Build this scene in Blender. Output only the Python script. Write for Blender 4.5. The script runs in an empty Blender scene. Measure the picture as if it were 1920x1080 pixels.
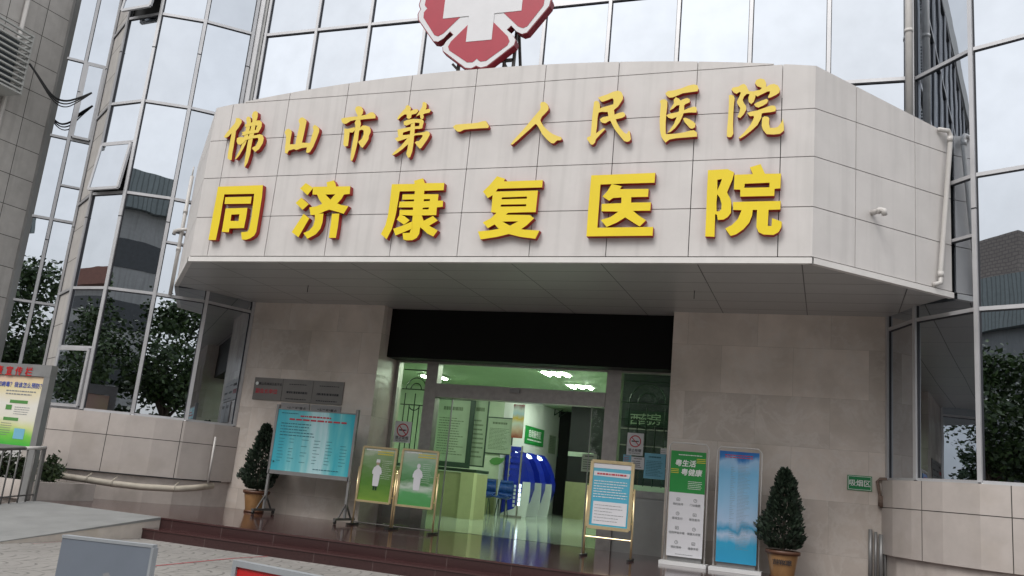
import bpy, bmesh, math, random
from mathutils import Vector, Matrix
from mathutils.geometry import tessellate_polygon
random.seed(7)
S = bpy.context.scene
COL = S.collection

# ------------------------------------------------------------------ camera
FOC, YAW, PIT, ROL = 1630.2, 0.36130754, -0.21841372, 0.09607654   # focal length in px of a 1920 px wide frame
CAM = Vector((0.0, 0.0, 1.31))
def _rot():
    cy, sy, cp, sp, cr, sr = math.cos(YAW), math.sin(YAW), math.cos(PIT), math.sin(PIT), math.cos(ROL), math.sin(ROL)
    Ry = Matrix(((cy, 0, sy), (0, 1, 0), (-sy, 0, cy)))
    Rp = Matrix(((1, 0, 0), (0, cp, -sp), (0, sp, cp)))
    Rr = Matrix(((cr, -sr, 0), (sr, cr, 0), (0, 0, 1)))
    return Rr @ Rp @ Ry
RM = _rot()
def _w(v): return Vector((v[0], v[2], -v[1]))
_right, _up, _back = _w(RM[0]), -_w(RM[1]), -_w(RM[2])
cd = bpy.data.cameras.new("camera"); cam = bpy.data.objects.new("camera", cd); COL.objects.link(cam)
cam.matrix_world = Matrix(((_right.x, _up.x, _back.x, CAM.x), (_right.y, _up.y, _back.y, CAM.y), (_right.z, _up.z, _back.z, CAM.z), (0, 0, 0, 1)))
cd.sensor_width = 36.0; cd.lens = FOC / 1920 * 36.0; cd.clip_start = 0.05; cd.clip_end = 1500
S.camera = cam
# measured from the photograph: where a sight line meets a plane of the place
def ray(px, py): return _w(RM.transposed() @ Vector((px - 960, py - 540, FOC)))
def aty(px, py, y): d = ray(px, py); return CAM + d * ((y - CAM.y) / d.y)
def atz(px, py, z): d = ray(px, py); return CAM + d * ((z - CAM.z) / d.z)
def atx(px, py, x): d = ray(px, py); return CAM + d * ((x - CAM.x) / d.x)

# ------------------------------------------------------------------ sky, sun, exposure
W = bpy.data.worlds.new("World"); S.world = W; W.use_nodes = True
nt = W.node_tree; bg = nt.nodes["Background"]
SUN_EL, SUN_ROT = math.radians(51), math.radians(196)
sky = nt.nodes.new("ShaderNodeTexSky"); sky.sky_type = 'NISHITA'; sky.sun_disc = False
sky.sun_elevation = SUN_EL; sky.sun_rotation = SUN_ROT; sky.air_density = 1.2; sky.dust_density = 6.0; sky.ozone_density = 1.0
hs = nt.nodes.new("ShaderNodeHueSaturation"); hs.inputs["Saturation"].default_value = 0.35; SKYK = 5.0
# uneven overcast: soft large clouds dim the sky a little here and there
tc = nt.nodes.new("ShaderNodeTexCoord"); ns = nt.nodes.new("ShaderNodeTexNoise"); ns.inputs["Scale"].default_value = 1.7
ns.inputs["Detail"].default_value = 5; ns.inputs["Roughness"].default_value = .55
mr = nt.nodes.new("ShaderNodeMapRange"); mr.inputs[1].default_value = .3; mr.inputs[2].default_value = .75; mr.inputs[3].default_value = .88; mr.inputs[4].default_value = 1.1
mx = nt.nodes.new("ShaderNodeMixRGB"); mx.blend_type = 'MULTIPLY'; mx.inputs[0].default_value = 1
nt.links.new(tc.outputs["Generated"], ns.inputs["Vector"]); nt.links.new(ns.outputs["Fac"], mr.inputs[0])
gm = nt.nodes.new("ShaderNodeGamma"); gm.inputs[1].default_value = .28     # cloud cover evens the sky out
ml = nt.nodes.new("ShaderNodeMixRGB"); ml.blend_type = 'MULTIPLY'; ml.inputs[0].default_value = 1; ml.inputs[2].default_value = (SKYK, SKYK, SKYK * 1.03, 1)
nt.links.new(sky.outputs[0], gm.inputs[0]); nt.links.new(gm.outputs[0], ml.inputs[1]); nt.links.new(ml.outputs[0], hs.inputs["Color"]); nt.links.new(hs.outputs[0], mx.inputs[1]); nt.links.new(mr.outputs[0], mx.inputs[2])
nt.links.new(mx.outputs[0], bg.inputs["Color"]); bg.inputs["Strength"].default_value = 0.15
sl = bpy.data.lights.new("sun", 'SUN'); sl.energy = 1.7; sl.angle = math.radians(24); sl.color = (1, .97, .93)
sun = bpy.data.objects.new("sun", sl); COL.objects.link(sun)
_sd = Vector((math.sin(SUN_ROT) * math.cos(SUN_EL), math.cos(SUN_ROT) * math.cos(SUN_EL), math.sin(SUN_EL)))
sun.rotation_euler = _sd.to_track_quat('Z', 'Y').to_euler(); sun.location = (0, -20, 40)
S.view_settings.view_transform = 'Standard'; S.view_settings.look = 'None'; S.view_settings.gamma = 1
S.view_settings.exposure = -0.03
S.render.engine = 'CYCLES'; S.cycles.use_denoising = True; S.cycles.max_bounces = 10; S.cycles.transparent_max_bounces = 16
S.cycles.sample_clamp_indirect = 6

# ------------------------------------------------------------------ materials
def nodes(m):
    m.use_nodes = True; t = m.node_tree; return t, t.nodes, t.links, t.nodes["Principled BSDF"]
def mk(name, col, rough=.6, metal=0.0, var=.08, scale=4.0, bump=0.0, bscale=60.0, brick=None, streak=0.0, spec=.5, coat=0.0, emit=0.0, stain=None, veins=None, slab=False):
    m = bpy.data.materials.new(name); t, N, L, P = nodes(m)
    P.inputs["Roughness"].default_value = rough; P.inputs["Metallic"].default_value = metal
    P.inputs["Specular IOR Level"].default_value = spec
    if coat: P.inputs["Coat Weight"].default_value = coat; P.inputs["Coat Roughness"].default_value = .04
    c4 = (*col, 1)
    tc = N.new("ShaderNodeTexCoord")
    if brick:
        w, h, mo, mc, ox, oy, off = brick
        mp = N.new("ShaderNodeMapping"); mp.inputs["Location"].default_value = (ox, oy, 0); L.new(tc.outputs["UV"], mp.inputs[0])
        b = N.new("ShaderNodeTexBrick"); b.offset = off; b.squash = 1
        b.inputs["Scale"].default_value = 1; b.inputs["Brick Width"].default_value = w; b.inputs["Row Height"].default_value = h
        b.inputs["Mortar Size"].default_value = mo; b.inputs["Mortar Smooth"].default_value = .1; b.inputs["Bias"].default_value = 0
        b.inputs["Color1"].default_value = (*[x * (1 - var * .5) for x in col], 1); b.inputs["Color2"].default_value = (*[min(1, x * (1 + var * .5)) for x in col], 1)
        b.inputs["Mortar"].default_value = (*mc, 1)
        L.new(mp.outputs[0], b.inputs["Vector"]); src = b.outputs["Color"]
    else:
        r = N.new("ShaderNodeRGB"); r.outputs[0].default_value = c4; src = r.outputs[0]
    def mult(src, fac_out, lo, hi, a=.3, b=.7):
        g = N.new("ShaderNodeMapRange"); g.inputs[1].default_value = a; g.inputs[2].default_value = b; g.inputs[3].default_value = lo; g.inputs[4].default_value = hi
        L.new(fac_out, g.inputs[0]); x = N.new("ShaderNodeMixRGB"); x.blend_type = 'MULTIPLY'; x.inputs[0].default_value = 1
        L.new(src, x.inputs[1]); L.new(g.outputs[0], x.inputs[2]); return x.outputs[0]
    oc = tc.outputs["Object"]
    if slab:        # every slab is cut from another place of the stone
        b2 = N.new("ShaderNodeTexBrick"); b2.offset = brick[6]
        for k_, v_ in (("Scale", 1), ("Brick Width", brick[0]), ("Row Height", brick[1]), ("Mortar Size", 0)): b2.inputs[k_].default_value = v_
        b2.inputs["Color1"].default_value = (0, 0, 0, 1); b2.inputs["Color2"].default_value = (9, 5, 7, 1); L.new(mp.outputs[0], b2.inputs["Vector"])
        ad = N.new("ShaderNodeVectorMath"); ad.operation = 'ADD'; L.new(oc, ad.inputs[0]); L.new(b2.outputs["Color"], ad.inputs[1]); oc = ad.outputs[0]
        h_ = N.new("ShaderNodeHueSaturation"); h2 = N.new("ShaderNodeMapRange"); L.new(b2.outputs["Color"], h2.inputs[0]); h2.inputs[2].default_value = 7; h2.inputs[3].default_value = .93; h2.inputs[4].default_value = 1.05
        L.new(h2.outputs[0], h_.inputs["Value"]); L.new(src, h_.inputs["Color"]); src = h_.outputs[0]
    if var:
        n = N.new("ShaderNodeTexNoise"); n.inputs["Scale"].default_value = scale; n.inputs["Detail"].default_value = 6; n.inputs["Roughness"].default_value = .6
        L.new(oc, n.inputs["Vector"]); src = mult(src, n.outputs["Fac"], 1 - var, 1 + var)
        g = N.new("ShaderNodeMapRange"); g.inputs[3].default_value = max(.02, rough - .07); g.inputs[4].default_value = min(1, rough + .07)
        L.new(n.outputs["Fac"], g.inputs[0]); L.new(g.outputs[0], P.inputs["Roughness"])
    if veins:
        vc, vs, va = veins
        n = N.new("ShaderNodeTexNoise"); n.inputs["Scale"].default_value = vs; n.inputs["Detail"].default_value = 8; n.inputs["Roughness"].default_value = .65; n.inputs["Distortion"].default_value = .5
        L.new(oc, n.inputs["Vector"])
        r = N.new("ShaderNodeValToRGB"); r.color_ramp.elements[0].position = .46; r.color_ramp.elements[1].position = .5
        e = r.color_ramp.elements.new(.54); r.color_ramp.elements[0].color = (0, 0, 0, 1); r.color_ramp.elements[1].color = (1, 1, 1, 1); e.color = (0, 0, 0, 1)
        L.new(n.outputs["Fac"], r.inputs[0]); a = N.new("ShaderNodeMath"); a.operation = 'MULTIPLY'; a.inputs[1].default_value = va; L.new(r.outputs[0], a.inputs[0])
        x = N.new("ShaderNodeMixRGB"); L.new(a.outputs[0], x.inputs[0]); L.new(src, x.inputs[1]); x.inputs[2].default_value = (*vc, 1); src = x.outputs[0]
    if streak:
        mp = N.new("ShaderNodeMapping"); mp.inputs["Scale"].default_value = (7, 7, .35); L.new(tc.outputs["Object"], mp.inputs[0])
        n = N.new("ShaderNodeTexNoise"); n.inputs["Scale"].default_value = 1.0; n.inputs["Detail"].default_value = 5; L.new(mp.outputs[0], n.inputs["Vector"])
        src = mult(src, n.outputs["Fac"], 1 - streak, 1.0, .28, .5)
    if stain:
        sc_, ss, sa = stain
        n = N.new("ShaderNodeTexNoise"); n.inputs["Scale"].default_value = ss; n.inputs["Detail"].default_value = 7; L.new(tc.outputs["Object"], n.inputs["Vector"])
        g = N.new("ShaderNodeMapRange"); g.inputs[1].default_value = .52; g.inputs[2].default_value = .72; g.inputs[3].default_value = 0; g.inputs[4].default_value = sa
        L.new(n.outputs["Fac"], g.inputs[0]); x = N.new("ShaderNodeMixRGB"); L.new(g.outputs[0], x.inputs[0]); L.new(src, x.inputs[1]); x.inputs[2].default_value = (*sc_, 1); src = x.outputs[0]
    L.new(src, P.inputs["Base Color"])
    if bump:
        n = N.new("ShaderNodeTexNoise"); n.inputs["Scale"].default_value = bscale; n.inputs["Detail"].default_value = 4; L.new(tc.outputs["Object"], n.inputs["Vector"])
        b = N.new("ShaderNodeBump"); b.inputs["Strength"].default_value = bump; b.inputs["Distance"].default_value = .01
        L.new(n.outputs["Fac"], b.inputs["Height"]); L.new(b.outputs[0], P.inputs["Normal"])
    if emit:
        P.inputs["Emission Color"].default_value = c4; P.inputs["Emission Strength"].default_value = emit
    return m
def mirror_glass(name, col, rough=.02):
    # coated façade glass: a tinted mirror with faint waviness
    m = bpy.data.materials.new(name); t, N, L, P = nodes(m)
    P.inputs["Base Color"].default_value = (*col, 1); P.inputs["Metallic"].default_value = 1; P.inputs["Roughness"].default_value = rough
    tc = N.new("ShaderNodeTexCoord"); n = N.new("ShaderNodeTexNoise"); n.inputs["Scale"].default_value = 1.1; n.inputs["Detail"].default_value = 1.5
    b = N.new("ShaderNodeBump"); b.inputs["Strength"].default_value = .03; b.inputs["Distance"].default_value = .05
    L.new(tc.outputs["Object"], n.inputs["Vector"]); L.new(n.outputs["Fac"], b.inputs["Height"]); L.new(b.outputs[0], P.inputs["Normal"])
    n2 = N.new("ShaderNodeTexNoise"); n2.inputs["Scale"].default_value = 2.3; n2.inputs["Detail"].default_value = 6; L.new(tc.outputs["Object"], n2.inputs["Vector"])
    g = N.new("ShaderNodeMapRange"); g.inputs[3].default_value = .002; g.inputs[4].default_value = .012; L.new(n2.outputs["Fac"], g.inputs[0]); L.new(g.outputs[0], P.inputs["Roughness"])
    oi = N.new("ShaderNodeObjectInfo"); g2 = N.new("ShaderNodeMapRange"); g2.inputs[3].default_value = .88; g2.inputs[4].default_value = 1.06; L.new(oi.outputs["Random"], g2.inputs[0])
    g3 = N.new("ShaderNodeMapRange"); g3.inputs[1].default_value = .35; g3.inputs[2].default_value = .75; g3.inputs[3].default_value = 1.0; g3.inputs[4].default_value = .93; L.new(n2.outputs["Fac"], g3.inputs[0])
    x = N.new("ShaderNodeMixRGB"); x.blend_type = 'MULTIPLY'; x.inputs[0].default_value = 1; x.inputs[1].default_value = (*col, 1); L.new(g2.outputs[0], x.inputs[2])
    x2 = N.new("ShaderNodeMixRGB"); x2.blend_type = 'MULTIPLY'; x2.inputs[0].default_value = 1; L.new(x.outputs[0], x2.inputs[1]); L.new(g3.outputs[0], x2.inputs[2]); L.new(x2.outputs[0], P.inputs["Base Color"])
    return m
def clear_glass(name, tint, refl=.1):
    m = bpy.data.materials.new(name); m.use_nodes = True; t = m.node_tree; N, L = t.nodes, t.links; N.clear()
    o = N.new("ShaderNodeOutputMaterial"); mx = N.new("ShaderNodeMixShader"); tr = N.new("ShaderNodeBsdfTransparent"); gl = N.new("ShaderNodeBsdfGlossy")
    tr.inputs[0].default_value = (*tint, 1); gl.inputs["Roughness"].default_value = .01; gl.inputs[0].default_value = (.9, .95, .92, 1)
    fr = N.new("ShaderNodeFresnel"); fr.inputs[0].default_value = 1.5; a = N.new("ShaderNodeMath"); a.operation = 'MULTIPLY_ADD'; a.inputs[1].default_value = 1.0; a.inputs[2].default_value = refl - .04
    L.new(fr.outputs[0], a.inputs[0]); L.new(a.outputs[0], mx.inputs[0]); L.new(tr.outputs[0], mx.inputs[1]); L.new(gl.outputs[0], mx.inputs[2]); L.new(mx.outputs[0], o.inputs[0])
    return m
M = {}
M['fascia'] = mk('fascia_stone', (.605, .58, .565), .55, var=.05, scale=2.2, streak=.11, bump=.08, bscale=90, stain=((.52, .50, .48), 1.3, .22))
M['dark_gap'] = mk('dark_joint', (.025, .025, .025), .9, var=0)
M['lip'] = mk('canopy_trim', (.68, .66, .64), .5, var=.06)
M['soffit'] = mk('soffit_panel', (.42, .42, .41), .35, var=.05, brick=(1.355, .60, .008, (.06, .06, .06), .37, -.05, 0), spec=.5)
M['marble'] = mk('beige_marble', (.62, .55, .495), .22, var=.13, scale=1.5, brick=(1.15, .80, .003, (.46, .41, .36), 0, .12, .5), slab=True, veins=((.68, .64, .60), 1.2, .4), stain=((.35, .30, .235), .8, .45), spec=.45)
M['base'] = mk('base_tile', (.50, .455, .425), .5, var=.07, brick=(1.3, .72, .007, (.05, .045, .04), .1, -.02, 0), stain=((.34, .29, .24), 1.6, .35), bump=.05)
M['base_low'] = mk('base_plaster', (.52, .47, .435), .7, var=.10, stain=((.22, .19, .16), 1.8, .5), bump=.1)
M['wing'] = mk('wing_tile', (.50, .48, .46), .5, var=.09, brick=(.86, .677, .008, (.06, .055, .05), 0, -.15, 0), streak=.15)
M['alu'] = mk('aluminium', (.55, .55, .565), .40, metal=.45, var=.06)
M['gasket_and_shade'] = mk('black_gasket_and_shade', (.035, .037, .045), .6, var=0)  # real seals beside the mullions, painted shadow lines under the transoms
M['rail_metal'] = mk('rail_metal', (.17, .165, .16), .5, metal=.4, var=.12)
M['ink_board'] = mk('ink_board', (.12, .165, .10), .6, var=0)
M['alu_dark'] = mk('dull_aluminium', (.34, .34, .335), .45, metal=.5, var=.06)
M['steel'] = mk('brushed_steel', (.40, .375, .365), .38, metal=.75, var=.12, scale=9)
M['mirror'] = mirror_glass('coated_glass', (.555, .595, .645))
M['black_panel'] = mk('black_panel', (.004, .004, .004), .5, var=0, spec=.15)
M['green_glass'] = clear_glass('green_glass', (.76, .86, .76), .045)
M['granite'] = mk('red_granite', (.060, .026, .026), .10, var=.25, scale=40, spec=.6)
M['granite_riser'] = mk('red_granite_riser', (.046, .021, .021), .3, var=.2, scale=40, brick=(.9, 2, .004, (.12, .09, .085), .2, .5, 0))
M['concrete'] = mk('ramp_concrete', (.225, .228, .224), .85, var=.12, scale=3, bump=.25, bscale=45, stain=((.27, .27, .26), 1.1, .4))
M['white_tile'] = mk('ramp_side', (.55, .50, .45), .6, var=.12, stain=((.35, .29, .2), 2, .6))
M['pvc'] = mk('white_pvc', (.54, .52, .50), .4, var=.08)
M['pvc_old'] = mk('yellowed_pvc', (.50, .455, .38), .5, var=.15, stain=((.25, .2, .15), 3, .5))
M['rust'] = mk('rusty_pipe', (.17, .12, .095), .75, var=.35, scale=14, bump=.3)
M['cable'] = mk('black_cable', (.02, .02, .022), .6, var=0)
M['yellow'] = mk('gold_face', (.80, .61, .10), .42, var=.05, scale=1.5)
M['yellow2'] = mk('bright_gold_face', (.82, .63, .018), .30, var=.06, scale=1.0)
M['red_side'] = mk('red_return', (.36, .018, .012), .45, var=.1)
M['emb_red'] = mk('emblem_red', (.38, .022, .046), .4, var=.05)
M['emb_dark'] = mk('emblem_side', (.23, .016, .028), .45, var=.08)
M['emb_white'] = mk('emblem_white', (.68, .68, .70), .35, var=.03)
M['frame_steel'] = mk('support_steel', (.10, .095, .09), .6, metal=.3, var=.2)
M['cage'] = mk('cage_slat', (.50, .51, .50), .5, var=.06)
M['ac_dark'] = mk('cage_inside', (.05, .06, .07), .6, var=.1)
M['white'] = mk('white_paint', (.72, .72, .72), .5, var=.03)
M['paper'] = mk('paper_white', (.66, .66, .69), .5, var=.02)
M['black'] = mk('black_plastic', (.02, .02, .02), .45, var=.05)
M['gold'] = mk('gold_metal', (.86, .70, .42), .30, metal=.75, var=.08, scale=8)
M['grey_metal'] = mk('grey_metal', (.30, .30, .30), .42, metal=.5, var=.08)
M['panel_blue_grey'] = mk('grey_board', (.16, .185, .225), .42, var=.07, scale=3, stain=((.15, .165, .19), 2.5, .35))
M['panel_edge'] = mk('grey_board_edge', (.29, .31, .33), .45, var=.08)
M['red_panel'] = mk('red_vinyl', (.50, .012, .014), .35, var=.04)
M['text_black'] = mk('ink_black', (.03, .03, .035), .6, var=0)
M['text_grey'] = mk('ink_grey', (.23, .24, .25), .6, var=0)
M['text_red'] = mk('ink_red', (.48, .04, .06), .5, var=0)
M['text_white'] = mk('ink_white', (.74, .76, .74), .5, var=0)
M['text_teal'] = mk('ink_teal', (.03, .14, .19), .5, var=0)
M['text_blue'] = mk('ink_blue', (.045, .085, .40), .5, var=0)
M['text_yellow'] = mk('ink_yellow', (.66, .56, .06), .5, var=0)
M['poster_green'] = mk('poster_bright_green', (.020, .245, .050), .4, var=.03)
M['sign_green'] = mk('sign_green', (.012, .20, .065), .35, var=.03)
M['leaf_green'] = mk('decal_green', (.08, .25, .06), .5, var=.1)
M['pot_orange'] = mk('glazed_clay', (.30, .165, .07), .3, var=.2, scale=6)
M['pot_brown'] = mk('clay_rim', (.10, .042, .022), .45, var=.15)
M['soil'] = mk('soil', (.03, .024, .018), .95, var=.3, scale=20)
M['plaque'] = mk('plaque_steel', (.21, .20, .19), .4, metal=.4, var=.08)
M['plaque_light'] = mk('plaque_light', (.33, .32, .32), .4, metal=.3, var=.06)
M['kiosk_blue'] = mk('kiosk_blue', (.008, .022, .34), .3, var=.03)
M['kiosk_white'] = mk('kiosk_white', (.66, .72, .68), .4, var=.03)
M['chair_blue'] = mk('chair_blue', (.012, .055, .24), .3, var=.04)
M['wall_white'] = mk('lobby_wall', (.66, .70, .655), .6, var=.04)
M['wall_green'] = mk('lobby_pale_green_wall', (.50, .585, .45), .6, var=.05)
M['olive'] = mk('olive_counter', (.27, .29, .145), .5, var=.08)
M['olive_light'] = mk('pale_olive_pillar', (.38, .41, .22), .5, var=.06)
M['lobby_floor'] = mk('lobby_floor', (.43, .52, .42), .09, var=.05, brick=(.8, .8, .004, (.34, .42, .34), 0, 0, 0), spec=.5)
M['ceil'] = mk('lobby_ceiling', (.40, .52, .34), .7, var=.05)
M['dark_green'] = mk('dark_green_frame', (.012, .035, .022), .4, var=.1)
M['board_tone'] = mk('info_board', (.33, .41, .30), .5, var=.08)
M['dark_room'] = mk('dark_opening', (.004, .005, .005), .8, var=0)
M['lamp'] = mk('lamp_tube', (.90, 1.0, .86), .5, var=0, emit=95)
M['lamp_house'] = mk('lamp_housing', (.6, .68, .58), .4, var=0)
M['screen'] = mk('lit_panel', (.75, .88, 1.0), .5, var=0, emit=2.2)
M['bark'] = mk('bark', (.075, .055, .042), .9, var=.3, scale=12, bump=.5, bscale=30)
M['asphalt'] = mk('asphalt', (.055, .055, .057), .9, var=.2, scale=6, bump=.3, bscale=120)
M['bldg_grey'] = mk('street_building_grey', (.22, .23, .235), .7, var=.08, streak=.2)
M['bldg_light'] = mk('street_building_light', (.40, .40, .39), .7, var=.08, streak=.2)
M['bldg_dark'] = mk('street_window_dark', (.05, .055, .06), .25, var=.2)
M['bldg_brick'] = mk('street_brick', (.27, .235, .21), .8, var=.12, brick=(.6, .35, .05, (.18, .16, .15), 0, 0, .5))
M['bldg_red'] = mk('street_red_roof', (.26, .12, .09), .7, var=.12)
M['corrugated'] = mk('corrugated_sheet', (.22, .25, .25), .5, metal=.3, var=.1, brick=(.35, 30, .05, (.13, .15, .15), 0, 0, 0))
def leaf_mat(name, a, b):
    m = bpy.data.materials.new(name); t, N, L, P = nodes(m); P.inputs["Roughness"].default_value = .5
    oi = N.new("ShaderNodeNewGeometry"); r = N.new("ShaderNodeValToRGB"); r.color_ramp.elements[0].color = (*a, 1); r.color_ramp.elements[1].color = (*b, 1)
    L.new(oi.outputs["Random Per Island"], r.inputs[0]); L.new(r.outputs[0], P.inputs["Base Color"])
    P.inputs["Subsurface Weight"].default_value = 0
    return m
M['leaf_tree'] = leaf_mat('tree_leaf', (.014, .032, .011), (.066, .115, .030))
M['leaf_conifer'] = leaf_mat('conifer_leaf', (.010, .020, .013), (.045, .072, .044))
M['leaf_shrub'] = leaf_mat('shrub_leaf', (.020, .040, .016), (.07, .11, .04))
def gradient_print(name, stops, axis=2, z0=0.0, z1=1.0, nscale=(4, 4, 4), namt=.25, rough=.35):
    # a printed sheet whose ink runs through several tones (a design on the sheet itself)
    m = bpy.data.materials.new(name); t, N, L, P = nodes(m); P.inputs["Roughness"].default_value = rough
    tc = N.new("ShaderNodeTexCoord"); sp = N.new("ShaderNodeSeparateXYZ"); L.new(tc.outputs["UV"], sp.inputs[0])
    mp = N.new("ShaderNodeMapping"); mp.inputs["Scale"].default_value = nscale; L.new(tc.outputs["UV"], mp.inputs[0])
    n = N.new("ShaderNodeTexNoise"); n.inputs["Scale"].default_value = 1; n.inputs["Detail"].default_value = 5; L.new(mp.outputs[0], n.inputs["Vector"])
    a = N.new("ShaderNodeMath"); a.operation = 'MULTIPLY_ADD'; a.inputs[1].default_value = namt; L.new(n.outputs["Fac"], a.inputs[0])
    mr = N.new("ShaderNodeMapRange"); mr.inputs[1].default_value = z0; mr.inputs[2].default_value = z1; mr.inputs[3].default_value = -namt * .5; mr.inputs[4].default_value = 1 - namt * .5
    L.new(sp.outputs[0 if axis == 0 else 1], mr.inputs[0]); L.new(mr.outputs[0], a.inputs[2])
    r = N.new("ShaderNodeValToRGB"); cr = r.color_ramp
    while len(cr.elements) > 1: cr.elements.remove(cr.elements[-1])
    cr.elements[0].position = stops[0][0]; cr.elements[0].color = (*stops[0][1], 1)
    for p, c in stops[1:]: e = cr.elements.new(p); e.color = (*c, 1)
    L.new(a.outputs[0], r.inputs[0]); L.new(r.outputs[0], P.inputs["Base Color"]); return m
def paving_mat():
    m = bpy.data.materials.new('fan_paving'); t, N, L, P = nodes(m); P.inputs["Roughness"].default_value = .8
    tc = N.new("ShaderNodeTexCoord"); sp = N.new("ShaderNodeSeparateXYZ"); L.new(tc.outputs["Object"], sp.inputs[0])
    def m_(op, a, b=None, c=None):
        n = N.new("ShaderNodeMath"); n.operation = op
        for i, v in enumerate((a, b, c)):
            if v is None: continue
            if isinstance(v, (int, float)): n.inputs[i].default_value = v
            else: L.new(v, n.inputs[i])
        return n.outputs[0]
    s = 1.35
    u = m_('DIVIDE', sp.outputs[0], s); v = m_('DIVIDE', sp.outputs[1], s * .25)
    row = m_('FLOOR', v); odd = m_('FLOORED_MODULO', row, 2); uo = m_('ADD', u, m_('MULTIPLY', odd, .5))
    fx = m_('SUBTRACT', m_('FRACT', uo), .5); fy = m_('MULTIPLY', m_('FRACT', v), .25)
    d0 = m_('SQRT', m_('ADD', m_('MULTIPLY', fx, fx), m_('MULTIPLY', fy, fy)))
    ax = m_('SUBTRACT', .5, m_('ABSOLUTE', fx)); ay = m_('ADD', fy, .25)
    d1 = m_('SQRT', m_('ADD', m_('MULTIPLY', ax, ax), m_('MULTIPLY', ay, ay)))
    ins = m_('LESS_THAN', d0, .5)
    d = m_('ADD', m_('MULTIPLY', d0, ins), m_('MULTIPLY', d1, m_('SUBTRACT', 1, ins)))
    ring = m_('ABSOLUTE', m_('SUBTRACT', m_('FRACT', m_('MULTIPLY', d, 10.0)), .5))      # .5 at the joints
    edge = m_('SUBTRACT', .5, m_('ABSOLUTE', m_('SUBTRACT', d, .0)))                       # near 0 at the fan's rim
    jr = m_('GREATER_THAN', ring, .40); je = m_('LESS_THAN', edge, .012)
    ang = m_('ABSOLUTE', m_('SUBTRACT', m_('FRACT', m_('MULTIPLY', m_('ARCTAN2', fy, fx), 4.3)), .5)); ja = m_('GREATER_THAN', ang, .44)
    nz = N.new("ShaderNodeTexNoise"); nz.inputs["Scale"].default_value = 7; nz.inputs["Detail"].default_value = 6; L.new(tc.outputs["Object"], nz.inputs["Vector"])
    j = m_('MAXIMUM', m_('MULTIPLY', m_('MAXIMUM', jr, m_('MULTIPLY', ja, .35)), .62), je)
    j = m_('MULTIPLY', j, m_('MULTIPLY_ADD', nz.outputs["Fac"], 4.0, -1.25))
    big = N.new("ShaderNodeTexNoise"); big.inputs["Scale"].default_value = .6; big.inputs["Detail"].default_value = 5; L.new(tc.outputs["Object"], big.inputs["Vector"])
    rp = N.new("ShaderNodeValToRGB"); rp.color_ramp.elements[0].position = .3; rp.color_ramp.elements[0].color = (.215, .205, .192, 1); rp.color_ramp.elements[1].position = .7; rp.color_ramp.elements[1].color = (.315, .30, .282, 1)
    L.new(big.outputs["Fac"], rp.inputs[0])
    j = m_('MINIMUM', m_('MAXIMUM', j, 0), 1)
    x = N.new("ShaderNodeMixRGB"); L.new(j, x.inputs[0]); L.new(rp.outputs[0], x.inputs[1]); x.inputs[2].default_value = (.085, .08, .075, 1)
    L.new(x.outputs[0], P.inputs["Base Color"])
    b = N.new("ShaderNodeBump"); b.inputs["Strength"].default_value = .5; b.inputs["Distance"].default_value = .006; b.invert = True
    L.new(j, b.inputs["Height"]); L.new(b.outputs[0], P.inputs["Normal"]); return m
M['paving'] = paving_mat()

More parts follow.
